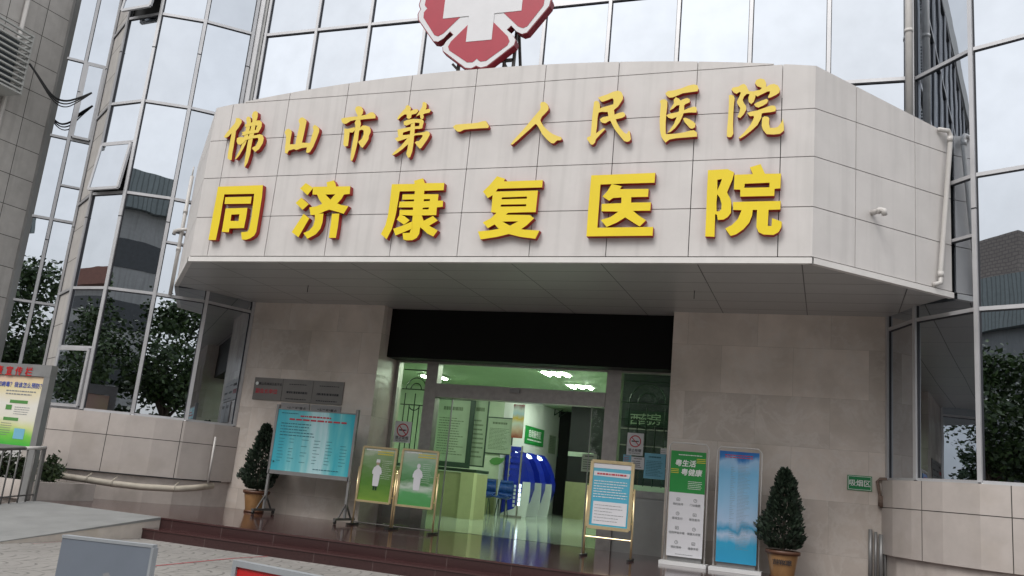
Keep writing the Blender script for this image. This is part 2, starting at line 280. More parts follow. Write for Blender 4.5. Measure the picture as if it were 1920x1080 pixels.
# ------------------------------------------------------------------ mesh builder and scene tree
def thing(name, label, cat, loc=(0, 0, 0), group=None):
    o = bpy.data.objects.new(name, None); COL.objects.link(o); o.location = loc; o.empty_display_size = .2
    o["label"] = label; o["category"] = cat
    if group: o["group"] = group
    return o
def tag(o, label, cat, group=None):
    o["label"] = label; o["category"] = cat
    if group: o["group"] = group
    return o
def struct(o): o["kind"] = "structure"; return o
def root_loc(o):
    while o.parent: o = o.parent
    return Vector(o.location)
class MB:
    def __init__(s, base=None): s.v = []; s.f = []; s.uv = []; s.mi = []; s.base = base
    def face(s, pts, mi=0, uv=None):
        i0 = len(s.v); s.v += [Vector(p) for p in pts]; s.f.append(tuple(range(i0, i0 + len(pts)))); s.mi.append(mi)
        if uv is None:
            p = [Vector(q) for q in pts]; n = (p[1] - p[0]).cross(p[2] - p[0])
            if n.length > 0: n.normalize()
            if abs(n.z) > .8: uv = [(q.x, q.y) for q in p]
            else:
                h = Vector((-n.y, n.x, 0)); h = h.normalized() if h.length else Vector((1, 0, 0))
                if abs(h.x) > abs(h.y) and h.x < 0 or abs(h.y) >= abs(h.x) and h.y < 0: h = -h
                uv = [(q.dot(h), q.z) for q in p]
        s.uv.append(uv); return s
    def obox(s, o, a, b, c, mi=0, skip=()):
        o, a, b, c = Vector(o), Vector(a), Vector(b), Vector(c)
        if a.cross(b).dot(c) < 0: a, b = b, a
        q = {'b': (o, o + b, o + a + b, o + a), 't': (o + c, o + a + c, o + a + b + c, o + b + c), 'f': (o, o + a, o + a + c, o + c),
             'k': (o + b, o + b + c, o + a + b + c, o + a + b), 'l': (o, o + c, o + b + c, o + b), 'r': (o + a, o + a + b, o + a + b + c, o + a + c)}
        for k, p in q.items():
            if k not in skip: s.face(p, mi)
        return s
    def box(s, x0, x1, y0, y1, z0, z1, mi=0, skip=()): return s.obox((x0, y0, z0), (x1 - x0, 0, 0), (0, y1 - y0, 0), (0, 0, z1 - z0), mi, skip)
    def bar(s, p, q, w, d, mi=0, ref=(0, 0, 1)):
        p, q = Vector(p), Vector(q); t = (q - p).normalized(); r = Vector(ref)
        if abs(t.dot(r)) > .97: r = Vector((0, 1, 0))
        u = t.cross(r).normalized(); n = u.cross(t).normalized()
        return s.obox(p - u * w / 2 - n * d / 2, u * w, n * d, q - p, mi)
    def tube(s, pts, r, n=8, mi=0, cap=True):
        pts = [Vector(p) for p in pts]; rs = r if isinstance(r, (list, tuple)) else [r] * len(pts); rings = []
        prev = None
        for i, p in enumerate(pts):
            t = (pts[min(i + 1, len(pts) - 1)] - pts[max(i - 1, 0)]).normalized()
            if prev is None: u = t.orthogonal().normalized()
            else: u = (prev - t * prev.dot(t)).normalized()
            prev = u; w = t.cross(u)
            rings.append([p + (u * math.cos(2 * math.pi * k / n) + w * math.sin(2 * math.pi * k / n)) * rs[i] for k in range(n)])
        i0 = len(s.v); s.v += [q for g in rings for q in g]
        for i in range(len(rings) - 1):
            for k in range(n):
                a, b = i0 + i * n + k, i0 + i * n + (k + 1) % n
                s.f.append((a, b, b + n, a + n)); s.mi.append(mi); s.uv.append([(0, 0), (1, 0), (1, 1), (0, 1)])
        if cap:
            s.f.append(tuple(i0 + k for k in reversed(range(n)))); s.mi.append(mi); s.uv.append([(0, 0)] * n)
            s.f.append(tuple(i0 + (len(rings) - 1) * n + k for k in range(n))); s.mi.append(mi); s.uv.append([(0, 0)] * n)
        return s
    def lathe(s, prof, c, n=24, mi=0):
        c = Vector(c); i0 = len(s.v)
        for r, z in prof: s.v += [c + Vector((r * math.cos(2 * math.pi * k / n), r * math.sin(2 * math.pi * k / n), z)) for k in range(n)]
        for i in range(len(prof) - 1):
            for k in range(n):
                a, b = i0 + i * n + k, i0 + i * n + (k + 1) % n
                s.f.append((a, b, b + n, a + n)); s.mi.append(mi); s.uv.append([(0, 0)] * 4)
        return s
    def prism(s, loops, O, U, V, D, mi=0, side_mi=None, back=True):
        # loops: outer outline then holes, in (u, v); front face at O, body running along D
        O, U, V, D = Vector(O), Vector(U), Vector(V), Vector(D)
        vl = [[Vector((p[0], p[1], 0)) for p in lp] for lp in loops]; flat = [p for lp in vl for p in lp]
        w3 = lambda p: O + U * p.x + V * p.y
        nn = U.cross(V); fl = nn.dot(D) > 0
        for tri in tessellate_polygon(vl):
            a, b, c = (flat[i] for i in tri)
            ccw = (b.x - a.x) * (c.y - a.y) - (b.y - a.y) * (c.x - a.x) > 0
            t = (a, b, c) if ccw else (a, c, b)
            if fl: t = t[::-1]
            uv = [(p.x, p.y) for p in t]
            s.face([w3(p) for p in t], mi, uv)
            if back: s.face([w3(p) + D for p in t[::-1]], mi if side_mi is None else side_mi, uv[::-1])
        for k, lp in enumerate(vl):
            area = sum(lp[i].x * lp[(i + 1) % len(lp)].y - lp[(i + 1) % len(lp)].x * lp[i].y for i in range(len(lp)))
            flip = (area > 0) != (k == 0)
            if fl: flip = not flip
            for i in range(len(lp)):
                a, b = w3(lp[i]), w3(lp[(i + 1) % len(lp)])
                q = (a, a + D, b + D, b)
                s.face(q if not flip else q[::-1], mi if side_mi is None else side_mi)
        return s
    def text(s, txt, O, U, V, size, mi=0, bold=0.0, align='CENTER', lift=None, spacing=1.0, shear=0.0):
        # O is the middle of the line; U, V unit axes of the sheet
        O, U, V = Vector(O), Vector(U).normalized(), Vector(V).normalized()
        c = bpy.data.curves.new("lettering", 'FONT'); c.body = txt; c.size = 1; c.align_x = align; c.align_y = 'CENTER'; c.offset = bold; c.space_character = spacing; c.shear = shear
        c.resolution_u = 3
        c.offset = 0
        o = bpy.data.objects.new("lettering_curve", c); COL.objects.link(o)
        dg = bpy.context.evaluated_depsgraph_get(); me = bpy.data.meshes.new_from_object(o.evaluated_get(dg))
        xs = [v.co.x for v in me.vertices]; ys = [v.co.y for v in me.vertices]
        if xs:
            cy = (min(ys) + max(ys)) / 2
            W_ = U.cross(V)     # towards the reader
            passes = [(0, 0)] if bold <= 0 else [(0, 0), (-bold, 0), (bold, 0), (0, bold * .8), (0, -bold * .8)]
            for k_, (bx, by) in enumerate(passes):      # heavier strokes: the same letter laid again a touch beside itself
                i0 = len(s.v); s.v += [O + U * ((v.co.x + bx) * size) + V * ((v.co.y - cy + by) * size) + W_ * (.0004 * k_) for v in me.vertices]
                for p in me.polygons:
                    s.f.append(tuple(i0 + k for k in p.vertices)); s.mi.append(mi); s.uv.append([(0, 0)] * len(p.vertices))
        bpy.data.objects.remove(o); bpy.data.meshes.remove(me); bpy.data.curves.remove(c); return s
    def lines(s, O, U, V, w, h, n, mi=0, fill=.6, seed=1, ragged=.35):
        # rows of small print, each broken into words
        rnd = random.Random(seed); O, U, V = Vector(O), Vector(U).normalized(), Vector(V).normalized(); st = h / n
        for i in range(n):
            x = 0; end = w * (1 - ragged * rnd.random()); y = h - st * (i + .5)
            while x < end:
                L_ = min(end - x, w * rnd.uniform(.03, .12)); a = O + U * x + V * (y - st * fill * .3)
                s.face([a, a + U * L_, a + U * L_ + V * st * fill * .6, a + V * st * fill * .6], mi); x += L_ + w * .018
        return s
    def build(s, name, mats, parent=None, smooth=False, local=False):
        me = bpy.data.meshes.new(name); off = Vector((0, 0, 0)) if (parent is None or local) else root_loc(parent)
        if parent is None and s.base is not None: off = Vector(s.base)
        me.from_pydata([tuple(p - off) for p in s.v], [], s.f)
        if not isinstance(mats, (list, tuple)): mats = [mats]
        for m in mats: me.materials.append(M[m] if isinstance(m, str) else m)
        me.polygons.foreach_set("material_index", s.mi)
        ul = me.uv_layers.new(name="UVMap"); fl = []
        for u in s.uv:
            for p in u: fl += [p[0], p[1]]
        ul.data.foreach_set("uv", fl)
        if smooth: me.polygons.foreach_set("use_smooth", [True] * len(me.polygons))
        me.update()
        o = bpy.data.objects.new(name, me); COL.objects.link(o); o.parent = parent
        if parent is None and s.base is not None: o.location = s.base
        return o
def dup(root, loc, rz=0.0, scale=None, label=None, group=None):
    r = root.copy(); COL.objects.link(r); r.location = loc; r.rotation_euler = (0, 0, rz)
    if scale: r.scale = (scale, scale, scale)
    if label: r["label"] = label
    if group: r["group"] = group
    for ch in list(root.children):
        c = ch.copy(); COL.objects.link(c); c.parent = r
        for g in list(ch.children):
            d = g.copy(); COL.objects.link(d); d.parent = c
    return r
X3, Y3, Z3 = Vector((1, 0, 0)), Vector((0, 1, 0)), Vector((0, 0, 1))
# ================================================================== ground, road, platform, ramp
PZ = .295                        # platform and lobby floor level
LV = [1.88, 4.22, 6.17, 8.13, 10.08, 12.03]
YW, YD, YC, YG = 14.8, 15.6, 11.554, 13.95       # marble wall, doors, canopy front, upper glazing
g = MB(); g.face([(-600, -600, 0), (600, -600, 0), (600, 600, 0), (-600, 600, 0)]); struct(g.build('ground', 'paving'))
g = MB(); g.face([(-600, -23, .004), (600, -23, .004), (600, -14, .004), (-600, -14, .004)]); struct(g.build('road', 'asphalt'))
g = MB(); g.box(-600, 600, -14.3, -14, 0, .13); g.box(-600, 600, -23.3, -23, 0, .13); struct(g.build('kerb', 'concrete'))
YE = 11.0
g = MB(); g.box(-9.42, 3.2, YE, YD + .1, .20, PZ, 0, skip=('f',)); g.box(-13.6, -9.42, YE, 14.9, .20, PZ, 0, skip=('f', 'r'))
g.box(-9.42, 3.2, YE - .34, YE - .0, .12, .1475, 0, skip=('f', 'k'))
g.face([(-9.42, YE, .1475), (3.2, YE, .1475), (3.2, YE, PZ), (-9.42, YE, PZ)], 1)
g.face([(-9.42, YE - .34, 0), (3.2, YE - .34, 0), (3.2, YE - .34, .1475), (-9.42, YE - .34, .1475)], 1)
g.box(-9.44, 3.2, YE - .012, YE + .03, PZ - .022, PZ + .002, 0); g.box(-9.44, 3.2, YE - .352, YE - .31, .1275, .1495, 0)
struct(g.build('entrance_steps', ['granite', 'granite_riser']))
RX0, RX1, RY0 = -12.0, -9.42, 8.1
g = MB(); g.face([(RX0, RY0, .006), (RX1, RY0, .006), (RX1, YE + .02, PZ + .006), (RX0, YE + .02, PZ + .006)], 0)
g.face([(RX1, RY0, 0), (RX1, YE, 0), (RX1, YE + .02, PZ - .02), (RX1, RY0, .0)], 1)
g.face([(RX0, YE, 0), (RX0, RY0, 0), (RX0, YE, PZ)], 1)
g.face([(RX1 + .012, RY0, .004), (RX1 + .012, YE, PZ - .03), (RX1 + .012, YE, PZ + .004), (RX1 + .012, RY0, .012)], 0)
g.face([(RX0, RY0, 0), (RX1, RY0, 0), (RX1, RY0, .006), (RX0, RY0, .006)], 0)
struct(g.build('ramp', ['concrete', 'white_tile']))
p0, p1 = atz(285, 1062, 0), atz(520, 1052, 0)
g = MB(); a, b = atz(60, 1020, 0), atz(126, 1015, 0); n = Vector((0, .016, 0)); g.face([a - n + Z3 * .004, b - n + Z3 * .004, b + n + Z3 * .004, a + n + Z3 * .004])
for a, b in ((p0, atz(440, 1047, 0)), (atz(440, 1047, 0), atz(560, 1040, 0))):
    n = Vector((.012, .012, 0)); g.face([a - n + Z3 * .004, b - n + Z3 * .004, b + n + Z3 * .004, a + n + Z3 * .004])
struct(g.build('painted_line', 'text_red'))

# ================================================================== hospital building
B = thing('hospital_building', 'large hospital building with mirrored glass bays on both sides of a marble entrance', 'building', (-5.2, 14.8, 0))
prn = random.Random(3)
def pane(parent, a, b, z0, z1, nrm, mat='mirror', tilt=.004):
    # a, b plan points; one sheet of façade glass, each hung a hair differently
    q = [Vector((a[0], a[1], z0)), Vector((b[0], b[1], z0)), Vector((b[0], b[1], z1)), Vector((a[0], a[1], z1))]
    t = (q[1] - q[0]).normalized(); k0, k1 = prn.uniform(-tilt, tilt), prn.uniform(-tilt, tilt)
    q = [q[0] + nrm * k0, q[1] + nrm * k1, q[2] - nrm * k0, q[3] - nrm * k1]
    MB().face(q).build('window_pane', mat, parent)
def bay(name, V, levels, extra, opener, solid=()):
    V = [Vector((x, y, 0)) for x, y in V]; f = MB(); panes = []
    for i in range(len(V) - 1):
        a, b = V[i], V[i + 1]; t = (b - a).normalized(); n = Vector((t.y, -t.x, 0)); L = (b - a).length
        if n.y > 0 and abs(n.y) > .2: n = -n
        if abs(n.y) <= .2: n = n if n.x * (1 if a.x > -5 else -1) <= 0 else n
        zs = sorted(levels + extra.get(i, []))
        for z in zs:
            w = .055 if z in levels else .045
            f.obox(a + t * .03 + n * -.03 + Z3 * (z - w / 2), t * (L - .06), n * .06, Z3 * w)
            f.obox(a + t * .03 + n * -.028 + Z3 * (z - w / 2 - .016), t * (L - .06), n * .045, Z3 * .016, 2)  # dark strip paints the shadow line under the transom
        for z0, z1 in zip(zs, zs[1:]):
            op = [o for o in opener if o[0] == i and abs(o[1] - z0) < .05]
            if op:
                # top-hung sash: swung out at the foot
                out = op[0][2]; m = .05; w0 = a + t * .06; w1 = b - t * .06
                T0, T1 = w0 + Z3 * (z1 - m) + n * .06, w1 + Z3 * (z1 - m) + n * .06
                B0, B1 = w0 + Z3 * (z0 + m) + n * (.06 + out), w1 + Z3 * (z0 + m) + n * (.06 + out)
                sash = MB()
                for p, q in ((T0, T1), (B0, B1), (T0, B0), (T1, B1)): sash.bar(p, q, .055, .05, 0, ref=n)
                panes.append(('sash', sash, (B0 + n * .012, B1 + n * .012, T1 + n * .012, T0 + n * .012)))
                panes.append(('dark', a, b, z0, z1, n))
            else: panes.append(('pane', a, b, z0, z1, n, i))
    for i, v in enumerate(V):
        if i in (0, len(V) - 1): t = (V[1] - V[0] if i == 0 else V[-1] - V[-2]).normalized()
        else: t = (V[i + 1] - V[i - 1]).normalized()
        n = Vector((t.y, -t.x, 0)); n = -n if n.y > 0 else n
        z1 = levels[-1]
        f.obox(v - t * .032 - n * .04 + Z3 * levels[0], t * .064, n * .085, Z3 * (z1 - levels[0]))
        for s_ in (-1, 1): f.obox(v + t * (s_ * .038 - .006) - n * .03 + Z3 * levels[0], t * .012, n * .045, Z3 * (z1 - levels[0]), 2)
        for zz in (5.66, 9.3):
            f.obox(v - t * .034 + n * .02 + Z3 * zz, t * .068, n * .028, Z3 * .02, 2)
    o = f.build(name, ['alu', 'alu_dark', 'gasket_and_shade'], B)
    for p in panes:
        if p[0] == 'pane':
            if p[6] in solid: MB().face([p[1] + Z3 * p[3], p[2] + Z3 * p[3], p[2] + Z3 * p[4], p[1] + Z3 * p[4]]).build('tile_panel', 'wing', o)
            else: pane(o, p[1], p[2], p[3], p[4], p[5])
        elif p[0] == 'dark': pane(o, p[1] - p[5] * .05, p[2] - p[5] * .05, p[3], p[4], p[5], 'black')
        else:
            p[1].build('opening_sash', 'alu', o); MB().face(p[2]).build('sash_pane', 'mirror', o)
    return o
VL = [(-11.27, 14.78), (-11.67, 13.83), (-12.38, 13.185), (-13.154, 12.744), (-14.06, 12.80), (-15.05, 13.42)]
VR = [(.865, 14.78), (1.19, 13.985), (1.889, 13.133), (2.69, 12.744), (3.60, 12.80), (4.59, 13.42), (5.09, 14.95)]
bay('bay_window', VL, LV, {1: [5.28], 2: [], 3: [3.05, 7.25]}, [(3, 1.88, .012), (3, 6.17, .10), (3, 10.08, .20)], (4,))
bay('bay_window', VR, LV, {1: [5.29]}, [])
VF = [(-15.5, 14.98), (-16.43, 14.63), (-16.78, 14.30), (-17.12, 13.98)]
bay('recessed_window', VF, LV, {0: [], 1: [2.4, 7.0]}, [(1, 8.13, .03)])
# flat glazing above the canopy
MX = [-11.40, -10.14, -8.88, -7.62, -6.37, -5.12, -3.87, -2.61, -1.36, -.10, 1.15]
f = MB()
for x in MX: f.box(x - .03, x + .03, YG - .05, YG + .05, 5.6, 12.03); f.box(x - .042, x - .031, YG - .02, YG + .04, 5.6, 12.03, 2); f.box(x + .031, x + .042, YG - .02, YG + .04, 5.6, 12.03, 2)
for z in LV[2:]:
    f.box(MX[0], MX[-1], YG - .04, YG + .04, z - .03, z + .03); f.box(MX[0], MX[-1], YG - .03, YG + .04, z - .048, z - .031, 2)  # the dark strip below each transom is its shadow, put in as colour
cw = f.build('curtain_wall', ['alu', 'alu_dark', 'gasket_and_shade'], B)
for x0, x1 in zip(MX, MX[1:]):
    for z0, z1 in zip([5.6] + LV[3:5], LV[3:6]): pane(cw, (x0, YG, 0), (x1, YG, 0), z0, z1, Vector((0, -1, 0)))
# pier between bay and flat glazing, parapet
f = MB(); f.box(-11.66, -11.44, YG - .07, YG + .3, 4.5, 12.03); f.box(-11.62, -11.50, YG - .10, YG - .06, 4.5, 12.03, 1)
f.build('pier', ['alu_dark', 'alu'], B)
f = MB()
top = [(-17.4, 14.13), (-15.5, 14.6), (-15.05, 13.42), (-14.06, 12.8), (-13.154, 12.744), (-12.38, 13.185), (-11.67, 13.83), (1.19, 13.95), (1.889, 13.133), (2.69, 12.744), (3.6, 12.8), (4.59, 13.42), (6, 14.9), (6, 30), (-17.4, 30)]
f.prism([top], (0, 0, 12.04), X3, Y3, Z3 * .7); f.build('parapet', 'alu_dark', B)
# marble walls, reveals, black header
f = MB()
f.face([(-11.30, YW, PZ), (-8.20, YW, PZ), (-8.20, YW, 4.44), (-11.30, YW, 4.44)])
f.face([(-8.20, YW, PZ), (-8.20, YD + .3, PZ), (-8.20, YD + .3, 4.44), (-8.20, YW, 4.44)])
f.build('marble_wall', 'marble', B)
f = MB(); f.face([(-2.556, YW, PZ), (.89, YW, PZ), (.89, YW, 4.44), (-2.556, YW, 4.44)])
f.face([(-2.556, YD + .3, PZ), (-2.556, YW, PZ), (-2.556, YW, 4.44), (-2.556, YD + .3, 4.44)])
f.build('marble_wall', 'marble', B)
f = MB(); f.box(-8.198, -2.558, 15.12, YD + .25, 3.47, 4.44); f.build('black_header_panel', 'black_panel', B)
# low tiled wall under each bay
def basewall(V, name, z0):
    up, lo = MB(), MB(); u = 0
    for a, b in zip(V, V[1:]):
        a, b = Vector((*a, 0)), Vector((*b, 0)); L = (b - a).length; t = (b - a) / L; n = Vector((t.y, -t.x, 0)); n = -n if n.y > 0 else n
        q = [a + Z3 * .78, b + Z3 * .78, b + Z3 * 1.86, a + Z3 * 1.86]
        if (b.x < a.x): q = [b + Z3 * .78, a + Z3 * .78, a + Z3 * 1.86, b + Z3 * 1.86]
        uu = (u, u + L) if b.x > a.x else (u + L, u)
        up.face(q, 0, [(uu[0], .78), (uu[1], .78), (uu[1], 1.86), (uu[0], 1.86)])
        c, d = a - n * .06, b - n * .06
        q = [c + Z3 * z0, d + Z3 * z0, d + Z3 * .78, c + Z3 * .78]
        if b.x < a.x: q = [d + Z3 * z0, c + Z3 * z0, c + Z3 * .78, d + Z3 * .78]
        lo.face(q); up.face([a + Z3 * .78, c + Z3 * .78, d + Z3 * .78, b + Z3 * .78], 0)
        up.face([a + Z3 * 1.86, b + Z3 * 1.86, b - n * .45 + Z3 * 1.875, a - n * .45 + Z3 * 1.875], 1)
        u += L
    o = up.build('base_wall', ['base', 'alu'], B); lo.build('base_plinth', 'base_low', B); return o
basewall([(-11.12, 14.79), (-11.30, 14.25), (-11.58, 13.74), (-11.95, 13.36), (-12.36, 13.06), (-13.14, 12.62), (-14.10, 12.68), (-15.12, 13.35)], 'base_wall', PZ)
basewall([(.76, 14.79), (.88, 14.25), (1.10, 13.86), (1.45, 13.40), (1.85, 13.03), (2.66, 12.62), (3.63, 12.68), (4.67, 13.35)], 'base_wall', 0)
# tiled side wing on the left
f = MB()
f.obox((-17.12, 13.99, 0), (-.42, -3.45, 0), (-6, 0, 0), (0, 0, 26)); f.build('wing_wall', 'wing', B)
f = MB()
f.box(-17.14, -17.05, 13.9, 14.05, 1.8, 26); f.build('wing_corner_trim', 'alu_dark', B)

# ---- lobby
f = MB(); f.face([(-13, YD, PZ + .003), (0, YD, PZ + .003), (0, 33, PZ + .003), (-13, 33, PZ + .003)]); f.build('lobby_floor', 'lobby_floor', B)
f = MB(); f.box(-13, 0, YD + .3, 33, 4.05, 4.2); f.build('lobby_ceiling', 'ceil', B)
XK = -9.5
f = MB()
f.face([(-13, 25.5, PZ), (XK, 25.5, PZ), (XK, 25.5, 4.05), (-13, 25.5, 4.05)], 1)
f.face([(XK, 25.5, PZ), (XK, 31.5, PZ), (XK, 31.5, 4.05), (XK, 25.5, 4.05)], 0)
f.face([(-13, YD + .2, PZ), (-13, 25.5, PZ), (-13, 25.5, 4.05), (-13, YD + .2, 4.05)], 1)
f.face([(XK, 31.5, PZ), (0, 31.5, PZ), (0, 31.5, 4.05), (XK, 31.5, 4.05)], 2)
f.face([(0, 31.5, PZ), (0, YD, PZ), (0, YD, 4.05), (0, 31.5, 4.05)], 1)
f.face([(-13, YD + .3, PZ), (-8.2, YD + .3, PZ), (-8.2, YD + .3, 4.05), (-13, YD + .3, 4.05)][::-1], 1)
f.face([(-2.556, YD + .3, PZ), (0, YD + .3, PZ), (0, YD + .3, 4.05), (-2.556, YD + .3, 4.05)][::-1], 1)
f.build('lobby_wall', ['wall_white', 'wall_green', 'dark_room'], B)
f = MB(); f.box(-13, XK + .02, 25.3, 25.49, PZ, 1.35); f.build('wall_dado', 'olive', B)
# ---- entrance screen: posts, beam, panes
E_ = MB()
def dz(px, py): return aty(px, py, YD)
zt, zb = 2.80 + .02, 3.07 + .01
xL0, xL1, xR0, xR1 = dz(806, 676).x, dz(827, 680).x, dz(1141, 695).x, dz(1168, 697).x
zb0, zb1 = dz(980, 755).z, dz(980, 729).z
E_.box(xL0, xL1, YD - .09, YD + .12, PZ, 3.5); E_.box(xR0, xR1, YD - .09, YD + .12, PZ, 3.5)
E_.box(xL1, xR0, YD - .12, YD + .14, zb0, zb1); E_.box(-8.19, -2.566, YD - .06, YD + .06, 3.44, 3.5)
E_.box(-8.19, -8.12, YD - .05, YD + .05, PZ, 3.44); E_.box(-2.63, -2.566, YD - .05, YD + .05, PZ, 3.44)
E_.box(xR1, -2.64, YD - .05, YD + .06, 1.25, 1.37); E_.box(-8.12, xL0, YD - .05, YD + .06, PZ + .01, .42)
es = E_.build('entrance_screen', 'steel', B)
m = MB(); s0 = dz(970, 735); m.box(s0.x - .1, s0.x + .1, YD - .17, YD - .121, s0.z - .035, s0.z + .035); m.build('door_sensor', 'grey_metal', es)
m = MB(); m.box(xR1, -2.64, YD - .03, YD + .03, PZ, 1.25); m.build('kick_panel', 'alu_dark', es)
m = MB(); m.box(-8.12, xL0, YD - .03, YD + .03, .42, 1.02); m.build('kick_panel', 'alu_dark', es)
def glass(x0, x1, z0, z1, y=YD): return MB().face([(x0, y, z0), (x1, y, z0), (x1, y, z1), (x0, y, z1)]).build('door_glass', 'green_glass', es)
glass(-8.12, xL0, 1.02, 3.44); glass(xR1, -2.64, 1.37, 3.44); glass(xL1, xR0, zb1, 3.44)
xo0, xo1 = dz(833, 880).x, dz(1103, 850).x
glass(xL1, xo0, PZ + .02, zb0, YD + .04); glass(xo1, xR0, PZ + .02, zb0, YD + .04)
for x in (xo0, xo1): m = MB(); m.box(x - .008, x + .008, YD + .02, YD + .06, PZ + .01, zb0); m.build('sliding_door_stile', 'alu_dark', es)
# arched grilles behind the side lights
def grille(x0, x1, y):
    m = MB(); xc = (x0 + x1) / 2; w = (x1 - x0); r = .011
    for k in range(5):
        x = x0 + w * (.14 + .18 * k); m.tube([(x, y, 1.45), (x, y, 2.62 if k in (1, 3) else 2.85)], r, 6)
    for rr in (.36 * w, .19 * w):
        m.tube([(xc + rr * math.cos(t * math.pi / 14), y, 2.93 + rr * 1.05 * math.sin(t * math.pi / 14)) for t in range(15)], r, 6)
    m.tube([(xc + .19 * w * math.cos(t * math.pi / 14), y, 2.62 - .17 * w * math.sin(t * math.pi / 14)) for t in range(15)], r, 6)
    for z in (2.62, 2.93, 3.32): m.tube([(x0, y, z), (x1, y, z)], r, 6)
    m.tube([(xc, y, 1.45), (xc, y, 2.62 - .17 * w)], r, 6)
    m.build('window_grille', 'dark_green', es)
grille(-8.10, xL0, YD + .16); grille(xR1, -2.66, YD + .16)

# ================================================================== canopy with the sign wall
K = thing('entrance_canopy', 'deep white stone canopy over the doors carrying two rows of gold characters', 'canopy', (-5.2, 13, 4.43))
XL, XR = -10.25, -.245
def arch(x): d = (x + 5.25) / 5.0; return 7.60 - .355 * abs(d) ** 2.1
sx = [XL, -9.895, -8.75, -7.61, -6.44, -5.30, -4.155, -3.007, -1.85, -.678, XR]; sz = [4.535, 5.217, 5.924, 6.617, 7.305, 9]
f = MB(); gp = .006
for x0, x1 in zip(sx, sx[1:]):
    a, b = x0 + (gp if x0 != XL else 0), x1 - (gp if x1 != XR else 0)
    for z0, z1 in zip(sz, sz[1:]):
        n = 10; xs = [a + (b - a) * k / n for k in range(n + 1)]; zt_ = [min(z1 - gp, arch(x)) for x in xs]; zb_ = z0 + (gp if z0 > 4.6 else 0)
        ok = [(x, z) for x, z in zip(xs, zt_) if z > zb_ + .004]
        if len(ok) < 2: continue
        f.prism([[(ok[0][0], zb_), (ok[-1][0], zb_)] + ok[::-1]], (0, YC, 0), X3, Z3, Y3 * .03)
s2 = 2 ** -.5
def chamfer(x_in, sgn):
    # x_in: corner on the front plane; the panel runs back at 45 degrees
    O = Vector((x_in, YC, 0)); U = Vector((sgn * s2, s2, 0)); D = Vector((-sgn * s2, s2, 0)) * .03; Ln = 1.86 / s2
    js = [0, .755, 1.90, Ln]
    for u0, u1 in zip(js, js[1:]):
        for z0, z1 in zip(sz, sz[1:]):
            tp = lambda u: 7.247 - .17 * u * s2
            a, b, c = u0 + (gp if u0 else 0), u1 - gp, z0 + (gp if z0 > 4.6 else 0)
            ta, tb = min(tp(a), z1 - gp), min(tp(b), z1 - gp)
            if ta - c < .02 and tb - c < .02: continue
            f.prism([[(a, c), (b, c), (b, max(tb, c + .001)), (a, max(ta, c + .001))]], O, U, Z3, D)
chamfer(XR, 1); chamfer(XL, -1)
f.build('sign_wall', 'fascia', K)
# backing and roof slab (dark in the joints)
plan = [(XL + .03, YC + .028), (XR - .03, YC + .028), (XR + 1.86 - .02, YC + 1.86 + .02), (XR + 1.86 - .02, 14.3), (XL - 1.86 + .02, 14.3), (XL - 1.86 + .02, YC + 1.86 + .02)]
f = MB(); f.prism([plan], (0, 0, 4.56), X3, Y3, Z3 * 2.25); f.build('canopy_core', 'dark_gap', K)
f = MB()
arc = [(XL + .03 + (XR - XL - .06) * k / 24, arch(XL + .03 + (XR - XL - .06) * k / 24) - .004) for k in range(25)]
f.prism([[(XL + .03, 6.8), (XR - .03, 6.8)] + arc[::-1]], (0, YC + .031, 0), X3, Z3, Y3 * .22)
f.build('sign_wall_back', 'lip', K)
# trim along the foot and the soffit
rim = [(XL - 1.86, YC + 1.86), (XL, YC), (XR, YC), (XR + 1.86, YC + 1.86)]
f = MB()
for (a, b) in zip(rim, rim[1:]):
    a, b = Vector((*a, 0)), Vector((*b, 0)); t = (b - a).normalized(); n = Vector((t.y, -t.x, 0))
    f.face([a + n * .028 + Z3 * 4.432, b + n * .028 + Z3 * 4.432, b + n * .028 + Z3 * 4.512, a + n * .028 + Z3 * 4.512])
    f.face([a + n * .028 + Z3 * 4.512, b + n * .028 + Z3 * 4.512, b - n * .05 + Z3 * 4.52, a - n * .05 + Z3 * 4.52])
    f.face([a + n * .028 + Z3 * 4.432, a - n * .05 + Z3 * 4.432, b - n * .05 + Z3 * 4.432, b + n * .028 + Z3 * 4.432])
f.build('bottom_trim', 'lip', K)
sof = [(XL, YC - .0), (XL - 1.80, YC + 1.80), (-11.70, 13.86), (-11.30, 14.80), (-8.2, 14.80), (-8.2, 15.12), (-2.556, 15.12), (-2.556, 14.80), (.89, 14.80), (1.20, 13.98), (XR + 1.80, YC + 1.80), (XR, YC)]
f = MB(); f.prism([sof], (0, 0, 4.435), X3, Y3, Z3 * .08); f.build('soffit', 'soffit', K)
m = MB()
for px, py in ((578, 535), (1302, 545)):
    p = atz(px, py, 4.43); m.tube([p, p - Z3 * .13], .006, 6)
m.build('hanging_hook', 'black', K)
